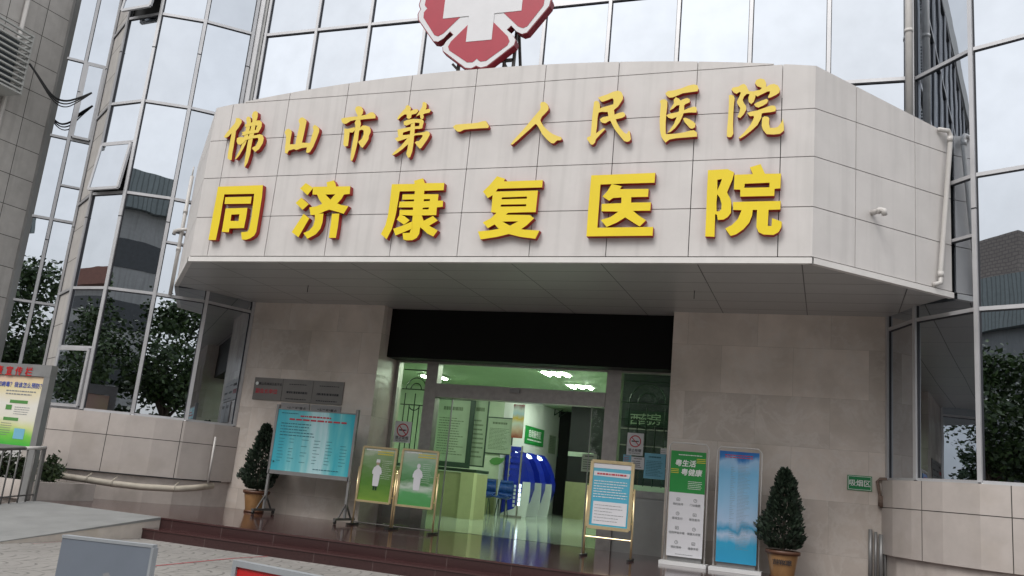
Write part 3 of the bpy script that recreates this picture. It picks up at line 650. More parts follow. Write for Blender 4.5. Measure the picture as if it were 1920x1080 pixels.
# ================================================================== sign characters (outlines measured on the sign)
YF1, YF2 = YC - .085, YC - .095
def glyph(loops_list, ox, oy, sc, yf, face, label, group):
    base = None; fm, sm = MB(), MB()
    for k, loops in enumerate(loops_list):
        pl = []
        for lp in loops:
            q = [aty(ox + x / sc, oy + y / sc, yf) for x, y in lp]; pl.append([(v.x, v.z) for v in q])
        O = Vector((0, yf - .0012 * k, 0))
        sm_loops = pl
        one = MB(); one.prism(pl, O, X3, Z3, Y3 * (YC - .004 - O.y))
        nf = [i for i, fc in enumerate(one.f) if len(fc) == 3]
        for i, fc in enumerate(one.f):
            pts = [one.v[j] for j in fc]
            if len(fc) == 3 and all(abs(p.y - O.y) < 1e-5 for p in pts): fm.face([p - Y3 * .002 for p in pts], 0, one.uv[i])
            elif len(fc) == 4: sm.face(pts, 0)
        base = pl if base is None else base
    xs = [p[0] for l in pl for p in l] + [p[0] for p in base[0]]; zs = [p[1] for l in pl for p in l] + [p[1] for p in base[0]]
    t = thing('sign_character', label, 'sign letter', ((min(xs) + max(xs)) / 2, YC, (min(zs) + max(zs)) / 2), group)
    fm.build('letter_face', face, t); sm.build('letter_side', 'red_side', t); return t
G1, G2 = 'brush-style gold characters of the upper row', 'block-style gold characters of the lower row'
A = (405, 195, 8.0); Bz = (625, 185, 8.0); Cz = (835, 165, 8.0); Dz = (1080, 150, 8.0); Ez = (1320, 135, 8.0)
def up(loops, org, lab): glyph([[l] for l in loops], *org, YF1, 'yellow', lab, G1)
up([[(300,210),(350,213),(385,245),(385,280),(340,355),(300,405),(290,480),(265,640),(245,740),(235,840),(205,840),(172,815),(180,740),(205,600),(235,440),(190,485),(150,510),(118,495),(160,430),(230,350),(285,285),(300,240)],
 [(455,215),(480,185),(515,200),(528,250),(515,320),(500,400),(478,500),(445,600),(400,690),(350,775),(305,825),(285,825),(320,760),(370,670),(400,580),(430,470),(450,370),(462,290)],
 [(540,170),(560,120),(600,105),(628,125),(628,190),(605,260),(590,340),(580,420),(545,560),(530,640),(515,750),(475,880),(435,950),(425,920),(440,800),(470,620),(500,470),(525,360),(550,250)],
 [(438,310),(530,280),(620,250),(665,250),(692,285),(685,345),(655,400),(640,425),(595,430),(610,350),(625,325),(560,325),(500,340),(440,350)],
 [(390,425),(470,405),(560,395),(655,390),(640,430),(560,440),(470,455),(425,475),(385,470),(405,450)],
 [(320,515),(350,500),(430,500),(520,480),(600,470),(660,455),(705,470),(720,520),(705,590),(650,680),(590,722),(545,670),(560,650),(600,630),(635,560),(640,520),(620,510),(540,520),(450,545),(420,580),(370,615),(330,605),(312,560)]],
 A, 'gold brush-style character 佛 with red sides at the left end of the upper row')
up([[(1240,240),(1270,205),(1300,200),(1340,225),(1360,255),(1345,330),(1320,450),(1290,580),(1410,585),(1440,470),(1465,400),(1450,345),(1480,312),(1520,335),(1550,370),(1545,420),(1510,520),(1460,640),(1410,720),(1380,735),(1350,725),(1365,650),(1290,660),(1235,680),(1200,690),(1170,675),(1090,700),(1070,745),(1035,735),(1035,650),(1050,540),(1050,480),(1030,425),(1050,385),(1090,370),(1130,395),(1138,430),(1120,520),(1110,605),(1190,605),(1215,480),(1245,360),(1255,300),(1240,265)]],
 A, 'gold brush-style character 山 of three joined peaks in the upper row')
up([[(325,160),(345,120),(385,112),(425,125),(452,180),(440,230),(420,250),(415,280),(405,330),(415,380),(400,440),(385,500),(370,620),(345,740),(310,870),(285,930),(262,930),(258,880),(275,740),(305,580),(325,470),(330,400),(320,360),(345,320),(370,265),(345,215)],
 [(118,300),(160,290),(260,275),(370,265),(500,240),(560,205),(600,205),(635,250),(632,295),(560,300),(420,315),(330,320),(260,335),(200,375),(160,380),(130,355)],
 [(165,445),(215,455),(235,450),(320,430),(330,470),(290,510),(245,505),(235,600),(220,710),(175,720),(150,690),(158,600),(165,520)],
 [(400,440),(440,405),(490,405),(545,425),(562,465),(560,510),(535,560),(530,610),(480,690),(440,738),(415,725),(375,650),(400,630),(430,600),(455,540),(458,480),(430,465),(390,480)]],
 Bz, 'gold brush-style character 市 hanging between 山 and 第')
up([[(1085,110),(1120,95),(1155,120),(1165,150),(1155,185),(1220,160),(1265,160),(1275,190),(1240,225),(1175,240),(1165,290),(1135,305),(1100,290),(1105,240),(1070,235),(1020,270),(975,315),(955,305),(985,250),(1040,185),(1085,140)],
 [(1340,60),(1365,48),(1400,70),(1400,130),(1385,165),(1440,150),(1465,175),(1440,210),(1370,225),(1345,240),(1360,265),(1345,310),(1310,300),(1300,240),(1240,270),(1285,200),(1335,120)],
 [(1055,345),(1110,320),(1200,305),(1330,310),(1360,340),(1345,400),(1335,445),(1300,455),(1225,455),(1160,470),(1160,440),(1220,420),(1290,410),(1295,365),(1225,360),(1160,380),(1100,405),(1060,395)],
 [(965,465),(1060,445),(1165,425),(1250,420),(1250,455),(1160,475),(1045,512),(1045,560),(985,585),(970,540)],
 [(925,600),(985,570),(1050,550),(1150,540),(1260,520),(1360,505),(1400,488),(1440,500),(1450,540),(1420,600),(1360,690),(1320,745),(1295,750),(1260,710),(1225,660),(1250,640),(1285,640),(1320,600),(1345,560),(1330,545),(1240,550),(1130,590),(1040,620),(965,645)],
 [(1165,390),(1225,360),(1225,450),(1215,560),(1205,680),(1185,800),(1155,880),(1125,890),(1095,830),(1115,760),(1130,650),(1155,520)],
 [(1120,590),(1175,600),(1120,690),(1040,760),(960,820),(905,850),(882,840),(930,790),(1010,720),(1080,640)]],
 Bz, 'gold brush-style character 第, the densest one in the upper row')
up([[(115,580),(155,550),(260,540),(400,530),(490,520),(560,497),(610,495),(640,545),(655,575),(640,600),(530,605),(380,615),(280,625),(225,655),(185,655),(140,620)]],
 Cz, 'gold single-stroke character 一, one bar in the upper row')
up([[(1420,250),(1440,212),(1490,210),(1530,240),(1550,290),(1545,330),(1510,370),(1450,430),(1425,480),(1440,520),(1480,580),(1540,640),(1610,690),(1680,720),(1735,735),(1748,765),(1725,785),(1680,785),(1650,810),(1630,830),(1590,828),(1530,780),(1450,690),(1410,610),(1375,550),(1350,540),(1290,600),(1200,680),(1100,770),(1010,848),(978,848),(1010,800),(1100,700),(1220,565),(1330,430),(1420,325),(1430,280)]],
 Cz, 'gold two-legged character 人 right of the single bar')
up([[(330,262),(380,245),(470,215),(560,175),(630,160),(680,180),(705,230),(705,285),(670,340),(630,400),(580,440),(545,475),(470,480),(400,480),(360,430),(385,415),(470,390),(560,365),(565,300),(545,272),(480,300),(400,328),(375,320)],
 [(272,330),(300,310),(340,325),(360,370),(360,430),(400,425),(420,470),(340,490),(325,560),(315,700),(300,800),(420,720),(440,740),(370,810),(300,890),(285,940),(255,970),(225,970),(165,890),(170,860),(220,840),(232,700),(245,540),(260,420)],
 [(358,590),(400,560),(480,545),(580,520),(660,490),(710,482),(742,515),(735,545),(690,570),(600,590),(500,615),(440,650),(400,645),(370,625)],
 [(475,470),(570,450),(580,540),(610,630),(660,720),(720,790),(760,810),(790,765),(808,770),(815,830),(825,890),(800,920),(765,930),(720,915),(650,830),(580,740),(530,640),(490,560)]],
 Dz, 'gold brush-style character 民 in the right half of the upper row')
up([[(1340,200),(1380,165),(1470,155),(1580,125),(1680,85),(1770,65),(1820,80),(1840,130),(1820,170),(1700,185),(1600,200),(1520,235),(1450,262),(1400,265),(1360,235)],
 [(1258,320),(1290,292),(1340,290),(1370,320),(1368,400),(1355,500),(1345,650),(1345,800),(1360,815),(1500,805),(1620,785),(1710,760),(1770,755),(1815,790),(1815,850),(1680,860),(1500,875),(1400,895),(1345,940),(1310,900),(1280,850),(1260,750),(1255,620),(1262,480),(1272,360)],
 [(1465,300),(1495,260),(1540,280),(1570,310),(1610,290),(1670,270),(1710,295),(1705,335),(1640,365),(1615,395),(1560,375),(1510,385),(1460,430),(1405,460),(1430,410),(1470,350)],
 [(1555,370),(1620,370),(1625,440),(1605,530),(1560,630),(1490,720),(1420,780),(1370,795),(1400,760),(1470,660),(1515,550),(1545,460)],
 [(1355,535),(1400,510),(1500,490),(1600,465),(1680,430),(1760,402),(1800,405),(1815,450),(1805,490),(1700,490),(1620,500),(1540,545),(1440,585),(1390,570)],
 [(1605,580),(1640,568),(1700,590),(1760,625),(1795,660),(1785,710),(1745,735),(1710,725),(1670,680),(1630,635)]],
 Dz, 'gold brush-style character 医 second from the right in the upper row')
up([[(375,350),(410,340),(445,355),(460,400),(450,480),(440,620),(435,800),(440,930),(410,975),(375,980),(342,965),(345,870),(360,700),(372,520)],
 [(410,265),(430,235),(520,218),(560,190),(600,178),(635,205),(655,250),(675,290),(750,290),(775,320),(770,380),(745,450),(710,482),(670,450),(665,390),(685,330),(640,330),(600,370),(580,420),(600,470),(630,510),(635,560),(600,630),(545,690),(500,675),(530,610),(545,540),(500,480),(495,440),(530,370),(555,310),(530,300),(490,330),(450,310)],
 [(765,170),(785,120),(850,98),(905,115),(930,160),(935,225),(990,190),(1050,178),(1110,205),(1140,260),(1130,310),(1080,345),(1010,380),(965,395),(960,370),(985,330),(990,290),(950,295),(880,330),(800,370),(770,345),(740,310),(760,285),(840,270),(870,240),(800,215)],
 [(750,490),(790,460),(880,425),(940,405),(965,430),(945,470),(880,510),(820,535),(780,525)],
 [(648,620),(690,600),(800,580),(920,535),(1010,505),(1060,508),(1082,545),(1070,590),(1000,605),(900,615),(865,625),(860,690),(800,800),(700,890),(610,960),(545,1000),(520,990),(600,910),(700,790),(750,690),(745,660),(690,665)],
 [(875,690),(910,668),(960,675),(980,700),(975,780),(990,840),(1060,840),(1110,825),(1160,760),(1185,700),(1198,800),(1200,880),(1140,930),(1050,940),(940,935),(885,870),(865,810)]],
 Ez, 'gold brush-style character 院 at the right end of the upper row')
q8 = 8.308
def lo(loops_list, org, lab): glyph(loops_list, *org, YF2, 'yellow2', lab, G2)
lo([[[(240,125),(940,100),(925,280),(885,530),(850,740),(835,830),(800,890),(740,930),(680,950),(610,950),(598,835),(700,825),(725,780),(760,600),(790,350),(805,235),(570,240),(340,245),(310,400),(260,700),(205,955),(90,955),(160,560),(210,300)]],
 [[(355,290),(765,280),(750,390),(342,395)]],
 [[(360,465),(700,455),(680,600),(645,770),(420,775),(410,835),(300,830),(330,650)], [(450,560),(575,555),(560,660),(435,660)]]],
 (380, 335, q8), 'bold gold block character 同 at the left end of the lower row')
lo([[[(445,110),(560,185),(470,300),(352,195)]], [[(375,338),(490,440),(395,528),(285,420)]], [[(410,590),(500,660),(330,955),(225,875)]],
 [[(560,170),(780,165),(768,100),(880,68),(905,110),(918,165),(1140,160),(1130,280),(1040,290),(1000,360),(935,430),(1010,455),(1110,470),(1035,590),(940,560),(810,525),(740,550),(680,580),(600,605),(520,610),(500,490),(600,475),(700,435),(650,360),(622,292),(550,290)], [(752,290),(905,285),(830,370)]],
 [[(590,598),(722,585),(705,730),(670,830),(600,910),(470,980),(410,890),(500,850),(560,780),(585,700)]],
 [[(855,590),(970,588),(945,800),(915,965),(805,965),(835,750)]]],
 (520, 330, q8), 'bold gold block character 济 second in the lower row')
lo([[[(372,128),(725,122),(718,75),(855,35),(875,75),(885,112),(1190,108),(1178,222),(880,230),(730,235),(495,240),(470,400),(430,620),(370,830),(290,985),(200,905),(270,770),(310,620),(345,370)]],
 [[(735,200),(880,200),(865,400),(845,560),(840,620),(870,700),(810,820),(800,900),(760,965),(690,1000),(600,1003),(550,990),(540,890),(650,885),(668,830),(690,700),(710,500),(725,300)]],
 [[(540,288),(735,285),(1100,285),(1090,385),(1170,385),(1165,480),(1075,490),(1065,610),(840,615),(700,618),(490,605),(495,530),(700,530),(705,490),(480,490),(495,400),(720,395),(725,365),(535,370)], [(872,362),(970,360),(965,390),(869,395)], [(855,495),(950,490),(945,520),(852,522)]],
 [[(500,600),(575,630),(650,690),(600,735),(560,760),(450,680)]],
 [[(395,825),(540,775),(690,710),(690,820),(600,860),(430,930)]],
 [[(1015,625),(1090,695),(960,775),(880,800),(870,700)]],
 [[(840,640),(870,700),(960,780),(1090,850),(1020,945),(930,900),(830,810),(800,740)]]],
 (690, 330, q8), 'bold gold block character 康 third in the lower row')
lo([[[(600,45),(725,85),(705,125),(760,125),(1310,105),(1300,220),(610,240),(580,285),(1235,268),(1200,605),(1000,608),(770,615),(735,645),(1110,650),(1175,700),(1060,810),(975,870),(1050,880),(1260,890),(1195,1020),(960,990),(780,945),(600,990),(340,1030),(300,905),(480,890),(625,865),(560,795),(455,855),(375,765),(500,700),(590,615),(505,605),(530,340),(455,385),(378,285),(480,185)],
 [(675,375),(1065,362),(1060,395),(668,405)], [(660,487),(1055,482),(1048,515),(652,520)], [(680,752),(930,748),(800,815)]]],
 (860, 325, q8), 'bold gold block character 复 fourth in the lower row')
lo([[[(322,115),(1320,75),(1305,230),(900,240),(465,258),(440,600),(415,930),(1285,918),(1275,1055),(245,1065),(270,680),(295,400)]],
 [[(640,250),(800,285),(765,330),(1215,325),(1205,450),(945,455),(942,540),(1250,535),(1240,665),(970,668),(1060,740),(1175,815),(1075,912),(960,840),(850,770),(720,850),(560,920),(470,810),(620,765),(745,680),(480,675),(485,560),(790,548),(792,460),(660,468),(600,512),(497,445),(580,350)]]],
 (1070, 315, q8), 'bold gold block character 医 second from the right in the lower row')
lo([[[(205,105),(480,90),(570,135),(545,240),(470,415),(520,510),(530,560),(525,700),(480,760),(420,795),(340,800),(330,730),(305,715),(295,1035),(165,1030),(180,700),(190,400)], [(335,240),(400,228),(375,300),(335,390)], [(335,440),(370,490),(395,580),(390,650),(360,680),(325,680),(322,560)]],
 [[(575,170),(830,160),(790,65),(940,20),(1000,155),(1225,152),(1215,360),(1135,365),(1130,465),(655,475),(655,378),(565,375)], [(718,295),(1065,280),(1062,345),(712,352)]],
 [[(555,550),(1220,535),(1215,655),(1050,660),(1040,885),(1092,885),(1098,775),(1235,825),(1230,900),(1190,970),(1120,1010),(980,1005),(910,970),(880,900),(890,660),(830,660),(820,740),(780,840),(700,930),(600,1000),(520,1025),(445,920),(540,870),(620,790),(675,665),(555,660)]]],
 (1300, 305, 7.447), 'bold gold block character 院 at the right end of the lower row')

# ================================================================== hospital emblem on the canopy roof
YM = 11.64
ec = aty(906, 5, YM)
EM = thing('hospital_emblem', 'red four-petal emblem with a white cross on the canopy top', 'emblem', (ec.x, YM, 6.8))
R_ = ec.z - aty(893, 129, YM).z
pet = [(.40, -.46), (.50, -.55), (.545, -.63), (.53, -.70), (.16, -.985), (.075, -1.0), (.035, -.985), (0, -.965), (-.035, -.985), (-.075, -1.0), (-.16, -.985), (-.53, -.70), (-.545, -.63), (-.50, -.55), (-.40, -.46)]
def rot(p, k):
    x, y = p
    for _ in range(k): x, y = y, -x
    return (x, y)
def scl(ps, s): return [(x * s, y * s) for x, y in ps]
outl = []
for k in range(4): outl += [rot(p, k) for p in pet]
O = Vector((ec.x, YM, ec.z))
m = MB(); m.prism([outl], O, X3 * R_, Z3 * R_, Y3 * .15); m.build('emblem_body', 'emb_dark', EM)
m = MB(); m.prism([scl(outl, .985)], O - Y3 * .004, X3 * R_, Z3 * R_, Y3 * .003); m.build('white_border', 'emb_white', EM)
inner = [(.045, -.175), (.42, -.555), (.455, -.63), (.43, -.69), (.14, -.895), (.06, -.90), (.03, -.88), (0, -.85), (-.03, -.88), (-.06, -.90), (-.14, -.895), (-.43, -.69), (-.455, -.63), (-.42, -.555), (-.045, -.175)]
for k in range(4):
    m = MB(); m.prism([[rot(p, k) for p in inner]], O - Y3 * .009, X3 * R_, Z3 * R_, Y3 * .004); m.build('red_petal', 'emb_red', EM)
c1, c2 = .19, .585
cr = [(c1, -c1), (c2, -c1), (c2, c1), (c1, c1), (c1, c2), (-c1, c2), (-c1, c1), (-c2, c1), (-c2, -c1), (-c1, -c1), (-c1, -c2), (c1, -c2)]
m = MB(); m.prism([cr], O - Y3 * .014, X3 * R_, Z3 * R_, Y3 * .004); m.build('white_cross', 'emb_white', EM)
m = MB(); yb = YM + .19
for dx in (-.40, .40, .56): m.bar((ec.x + dx, yb, 7.2), (ec.x + dx, yb, ec.z - .1), .045, .045)
for dx in (-.40, .56): m.bar((ec.x + dx, yb + .75, 6.8), (ec.x + dx, yb + .03, ec.z - .25), .04, .04)
m.bar((ec.x - .40, yb, 7.86), (ec.x + .56, yb, 7.86), .045, .045)
m.bar((ec.x + .32, yb - .02, 7.95), (ec.x + .62, yb - .02, 7.45), .04, .04); m.bar((ec.x - .5, yb - .02, 7.86), (ec.x - .15, yb - .02, 7.50), .04, .04)
m.build('support_frame', 'frame_steel', EM)
# ================================================================== pipes, cables, cages on the building
def ring_(m, p, d, r, w=.03, mi=0): p = Vector(p); d = Vector(d).normalized(); m.tube([p - d * w / 2, p + d * w / 2], r, 12, mi)
m = MB((1.10, 13.82, 7)); m.tube([(1.10, 13.82, 6.6), (1.10, 13.82, 12.2)], .058, 14)
for z in (8.9, 11.0): ring_(m, (1.10, 13.82, z), Z3, .066, .06)
tag(m.build('drain_pipe', 'pvc', smooth=True), 'tall white drain pipe in the corner between flat glazing and right bay', 'pipe')
m = MB((1.6, 13.3, 4.5)); A_, B_ = Vector((1.60, 13.28, 6.90)), Vector((1.44, 13.16, 4.60))
m.tube([A_ + Vector((-.16, -.10, .02)), A_ + Vector((-.02, -.01, .03)), A_ + Vector((.01, .01, -.05)), B_ + Vector((0, 0, .15)), B_, B_ + Vector((-.10, -.06, -.05))], .035, 12)
ring_(m, A_ - Z3 * .1, Z3, .042, .08); ring_(m, B_ + Z3 * .12, Z3, .042, .08)
tag(m.build('drain_pipe', 'pvc', smooth=True), 'white plastic downpipe with elbows at the right end of the sign wall', 'pipe')
m = MB((-12.1, 13.3, 4.3)); q0, q1 = aty(360, 332, 13.32), aty(319, 552, 13.32)
m.tube([q0 + Z3 * .02, q1], .036, 12)
for t in (.3, .62): ring_(m, q0.lerp(q1, t), Z3, .044, .06)
c_ = q0.lerp(q1, .47); m.tube([c_ + Vector((.25, -.06, .02)), c_ + Vector((-.02, -.06, .01)), c_ + Vector((-.12, -.06, -.01)), c_ + Vector((-.13, -.06, -.07))], .036, 10)
m.tube([q0, q0 + Vector((.0, 0, .22))], .014, 6)
tag(m.build('drain_pipe', 'pvc', smooth=True), 'thin white downpipe with a side spout at the left end of the sign wall', 'pipe')
sp = Vector((.50, 12.30, 5.36)); n_ = Vector((s2, -s2, 0))
m = MB(sp); m.tube([sp, sp + n_ * .17, sp + n_ * .21 - Z3 * .015, sp + n_ * .22 - Z3 * .08], .038, 12); ring_(m, sp + n_ * .14, n_, .046, .05)
tag(m.build('drain_spout', 'pvc', smooth=True), 'short white elbow spout sticking out of the right chamfer of the canopy', 'spout')
pts = [(-13.9, 12.40, .70), (-13.1, 12.36, .66), (-12.55, 12.60, .63), (-12.18, 12.83, .60), (-11.8, 13.12, .585), (-11.35, 13.5, .60), (-11.2, 13.9, .645), (-11.12, 14.25, .70)]
m = MB((-12.2, 12.8, .3)); m.tube(pts, .058, 12)
for i in (2, 3, 5):
    p = Vector(pts[i]); m.tube([p + Vector((0, .07, .12)), p + Vector((.0, -.01, .075)), p + Vector((.02, -.07, .02)), p + Vector((.02, -.05, -.055))], .012, 6)
tag(m.build('drain_pipe', 'pvc_old', smooth=True), 'yellowed sagging drain pipe along the foot of the left tiled wall', 'pipe')
m = MB((-11.3, 13.7, 1)); m.tube([(-11.12, 14.10, .74), (-11.12, 14.10, 1.62)], .022, 8)
tag(m.build('conduit', 'pvc', smooth=True), 'thin white upright conduit at the right end of the left tiled wall', 'conduit')
m = MB((-12, 12.8, .8)); m.tube([(-13.9, 12.43, .80), (-13.1, 12.40, .79), (-12.2, 12.86, .785), (-11.33, 13.57, .78), (-11.06, 14.4, .78)], .013, 6)
tag(m.build('cable', 'cable'), 'dark cable running along the ledge above the yellowed pipe', 'cable')
yy = YW - .04
P_ = lambda x, y: aty(x, y, yy)
m = MB(P_(1650, 950)); m.tube([P_(1712, 898), P_(1690, 899), P_(1650, 898), P_(1645, 903), P_(1650, 930), P_(1653, 952)], .024, 10)
m.tube([P_(1692, 906), P_(1656, 905), P_(1657, 925)], .016, 8); ring_(m, P_(1652, 940), Z3, .045, .16)
tag(m.build('rusty_pipe', 'rust', smooth=True), 'rusty copper pipe bent around the lower end of the right marble wall', 'pipe')
m = MB((.7, 14.7, .3)); a = P_(1640, 1000)
for k, dx in enumerate((0, .075, .15, .21)): m.tube([(a.x - .06 + dx, yy - .02, .25), (a.x - .06 + dx, yy - .02, 1.12 - .03 * k)], (.03, .022, .036, .02)[k], 10)
tag(m.build('conduit_bundle', 'grey_metal', smooth=True), 'bundle of upright pipes standing at the right end of the marble wall', 'pipes')
# slatted cages for air conditioners on the side wing
def cage(label, z):
    x0, x1, y0, y1, h = -17.30, -16.68, 11.0, 12.77, 1.38
    t = thing('aircon_cage', label, 'air conditioner cage', (x0, (y0 + y1) / 2, z), 'slatted cages on the side wing')
    m = MB()
    n = 11
    for k in range(n):
        zz = z + .06 + (h - .1) * k / (n - 1)
        for a, b in (((x1, y0), (x1, y1)), ((x0, y1), (x1, y1)), ((x0, y0), (x1, y0))):
            m.bar((*a, zz), (*b, zz - .0), .062, .035, 0, ref=(0, 0, 1))
    m.build('slats', 'cage', t)
    m = MB(); m.box(x0, x1 + .02, y0 - .02, y1 + .02, z - .04, z); m.build('base_tray', 'cage', t)
    m = MB(); m.box(x0 + .1, x1 - .12, y0 + .2, y1 - .2, z + .02, z + h * .82); m.build('aircon_unit', 'ac_dark', t)
    for y in (y0, (y0 + y1) / 2, y1): m = MB(); m.box(x1 - .03, x1 + .005, y - .02, y + .02, z, z + h); m.build('upright', 'cage', t)
    return t
c0 = cage('grey slatted cage around an air conditioner on the tiled side wing', 8.56)
for k, z in enumerate((14.6, 17.0, 19.4)):
    dup(c0, (c0.location.x, c0.location.y - .1 * (k % 2), z), 0, None, 'grey slatted cage higher up the wing, one of several mirrored in the glass')
m = MB((-17.3, 12.3, 5)); a = atx(50, 20, -17.15); m.tube([(-17.18, a.y, 0), (-17.18, a.y, 14)], .05, 10)
tag(m.build('drain_pipe', 'pvc', smooth=True), 'pale pipe running up the tiled side wing behind the slatted cage', 'pipe')
def along(pxs, ys):
    p = [aty(px, py, y) for (px, py), y in zip(pxs, ys)]
    for _ in range(2): p = [p[0]] + [q for a_, b_ in zip(p, p[1:]) for q in (a_.lerp(b_, .25), a_.lerp(b_, .75))] + [p[-1]]     # rounded sag
    return p
m = MB(aty(110, 180, 13.5))
ys = [12.8, 13.0, 13.35, 13.65, 13.95, 14.15]
for k, off in enumerate((0, 4, 8)):
    m.tube(along([(55, 119), (72, 143 + off * .4), (98, 182 + off), (122, 191 + off * 1.6), (148, 184 + off * .8), (172, 174 + off * .1)], ys), (.024, .016, .013)[k], 6)
tag(m.build('cable_bundle', 'cable'), 'black cables sagging from the slatted cage to an upper window', 'cables')

# ================================================================== signs on walls and glass
PANEL = {}
def sheet(name, label, cat, TL, BR, y, mat, thick=.012, group=None):
    t = thing(name, label, cat, ((TL.x + BR.x) / 2, y, BR.z), group)
    m = MB(); m.box(TL.x, BR.x, y - thick, y, BR.z, TL.z); PANEL[t.name] = m.build('panel', mat, t); return t
def sign_text(t, name, mat, items, y):
    m = MB()
    for (txt, x, z, size, kw) in items: m.text(txt, (x, y, z), X3, Z3, size, **kw)
    m.build(name, mat, PANEL.get(t.name, t))
a, b = aty(1589, 890, YW), aty(1635, 922, YW)
t = sheet('smoking_area_sign', 'small green sign reading 吸烟区 on the right marble wall', 'sign', a, b, YW - .002, 'sign_green')
cx, cz = (a.x + b.x) / 2, (a.z + b.z) / 2
sign_text(t, 'lettering', 'text_white', [('吸烟区', cx, cz, .105, dict(bold=.012))], YW - .017)
m = MB(); w, h = (b.x - a.x) / 2 - .015, (a.z - b.z) / 2 - .015
for s in (-1, 1): m.box(cx - w, cx + w, YW - .0165, YW - .0145, cz + s * h - .003, cz + s * h + .003); m.box(cx + s * w - .003, cx + s * w + .003, YW - .0175, YW - .0155, cz - h, cz + h)
m.build('border', 'text_white', PANEL[t.name])
xs_ = [aty(x, 712, YW).x for x in (479, 533, 590, 648)]; zt0, zb0_ = 2.885, 2.44
labs = ['steel plaque with red lettering and a white emblem, left of three on the marble', 'plain steel plaque in the middle of the three on the left marble wall', 'plain steel plaque at the right of the three on the left marble wall']
for k in range(3):
    t = sheet('wall_plaque', labs[k], 'plaque', Vector((xs_[k] + .004, 0, zt0)), Vector((xs_[k + 1] - .004, 0, zb0_)), YW - .002, 'plaque', .02, 'steel plaques on the left marble wall')
    cx = (xs_[k] + xs_[k + 1]) / 2; y = YW - .024
    if k == 0:
        sign_text(t, 'small_lettering', 'text_black', [('佛山市禅城区医学会', cx + .05, 2.765, .062, dict(bold=.01))], y)
        sign_text(t, 'red_lettering', 'text_red', [('副会长单位', cx - .02, 2.62, .105, dict(bold=.02))], y)
        m = MB(); m.prism([[(cx - .27 + .035 * math.cos(i * math.pi / 8), 2.765 + .035 * math.sin(i * math.pi / 8)) for i in range(16)]], (0, y, 0), X3, Z3, Y3 * .002); m.build('round_emblem', 'text_white', PANEL[t.name])
    else:
        m = MB(); m.lines((cx - .24, y, 2.58), X3, Z3, .5, .09, 1, 0, .8, 5 + k, .05); m.lines((cx - .24, y, 2.47), X3, Z3, .5, .05, 1, 0, .6, 9 + k, .1); m.lines((cx - .2, y, 2.76), X3, Z3, .45, .05, 1, 0, .5, 19 + k, .1); m.build('engraving', 'text_black', PANEL[t.name])
xs2 = [aty(x, 765, YW).x for x in (527, 581, 584, 640)]
for k, lab in enumerate(('pale plaque half hidden behind the teal board, left one', 'pale plaque half hidden behind the teal board, right one')):
    t = sheet('wall_plaque', lab, 'plaque', Vector((xs2[2 * k], 0, 2.415)), Vector((xs2[2 * k + 1], 0, 1.98)), YW - .002, 'plaque_light', .02, 'pale plaques on the left marble wall')
    cx = (xs2[2 * k] + xs2[2 * k + 1]) / 2
    sign_text(t, 'lettering', 'text_black', [('“十二五”重点', cx + .04, 2.315, .075, dict(bold=.015))], YW - .024)
def no_smoking(pTL, pBR, label):
    a, b = aty(*pTL, YD - .006), aty(*pBR, YD - .006); y = YD - .006
    t = sheet('no_smoking_sign', label, 'sign', a, b, y, 'paper', .006, 'no smoking signs on the glass')
    cx, h = (a.x + b.x) / 2, a.z - b.z; w = b.x - a.x; r = w * .36; cz = a.z - .10 * h - r; yy = y - .008
    m = MB(); n = 28
    for i in range(n):
        t0, t1 = 2 * math.pi * i / n, 2 * math.pi * (i + 1) / n
        m.face([(cx + r * math.cos(t0), yy, cz + r * math.sin(t0)), (cx + r * math.cos(t1), yy, cz + r * math.sin(t1)), (cx + r * .82 * math.cos(t1), yy, cz + r * .82 * math.sin(t1)), (cx + r * .82 * math.cos(t0), yy, cz + r * .82 * math.sin(t0))])
    m.bar((cx - r * .62, yy - .002, cz + r * .62), (cx + r * .62, yy - .002, cz - r * .62), r * .14, .002, ref=(0, 1, 0)); m.build('red_ring', 'text_red', PANEL[t.name])
    m = MB(); m.box(cx - r * .62, cx + r * .45, yy - .001, yy, cz - .1 * r, cz + .1 * r); m.box(cx + r * .5, cx + r * .62, yy - .001, yy, cz - .1 * r, cz + .1 * r)
    m.build('cigarette', 'text_black', PANEL[t.name]); m = MB()
    m.text('禁止吸烟', (cx, yy, b.z + .225 * h), X3, Z3, w * .2, bold=.02); m.text('NO SMOKING', (cx, yy, b.z + .09 * h), X3, Z3, w * .115, bold=.01)
    m.build('lettering', 'text_black', PANEL[t.name])
no_smoking((742, 789), (768, 831), 'white no-smoking sign on the narrow glass left of the doors')
no_smoking((1177, 811), (1205, 855), 'white no-smoking sign on the narrow glass right of the doors')
def notice(pTL, pBR, label, mat, ink, seed, y=YD - .006, rows=9, group=None, name='paper_notice', frame=None, fw=.03):
    a, b = aty(*pTL, y), aty(*pBR, y)
    t = sheet(name, label, 'notice', a, b, y, mat, .006, group); w, h = b.x - a.x, a.z - b.z
    m = MB(); m.lines((a.x + w * .1, y - .009, b.z + h * .1), X3, Z3, w * .8, h * .62, rows, 0, .6, seed); m.lines((a.x + w * .2, y - .009, b.z + h * .8), X3, Z3, w * .6, h * .12, 1, 0, .8, seed + 3, .05); m.build('print', ink, PANEL[t.name])
    if frame:
        m = MB(); e = fw
        for q in ((a.x - e, b.x + e, b.z - e, b.z), (a.x - e, b.x + e, a.z, a.z + e), (a.x - e, a.x, b.z, a.z), (b.x, b.x + e, b.z, a.z)): m.box(q[0], q[1], y - .03, y, q[2], q[3])
        m.build('frame', frame, t)
    return t
M['notice_blue'] = gradient_print('notice_blue', [(0, (.42, .60, .68)), (.5, (.30, .55, .68)), (1, (.18, .45, .60))], 1, 0, 1)
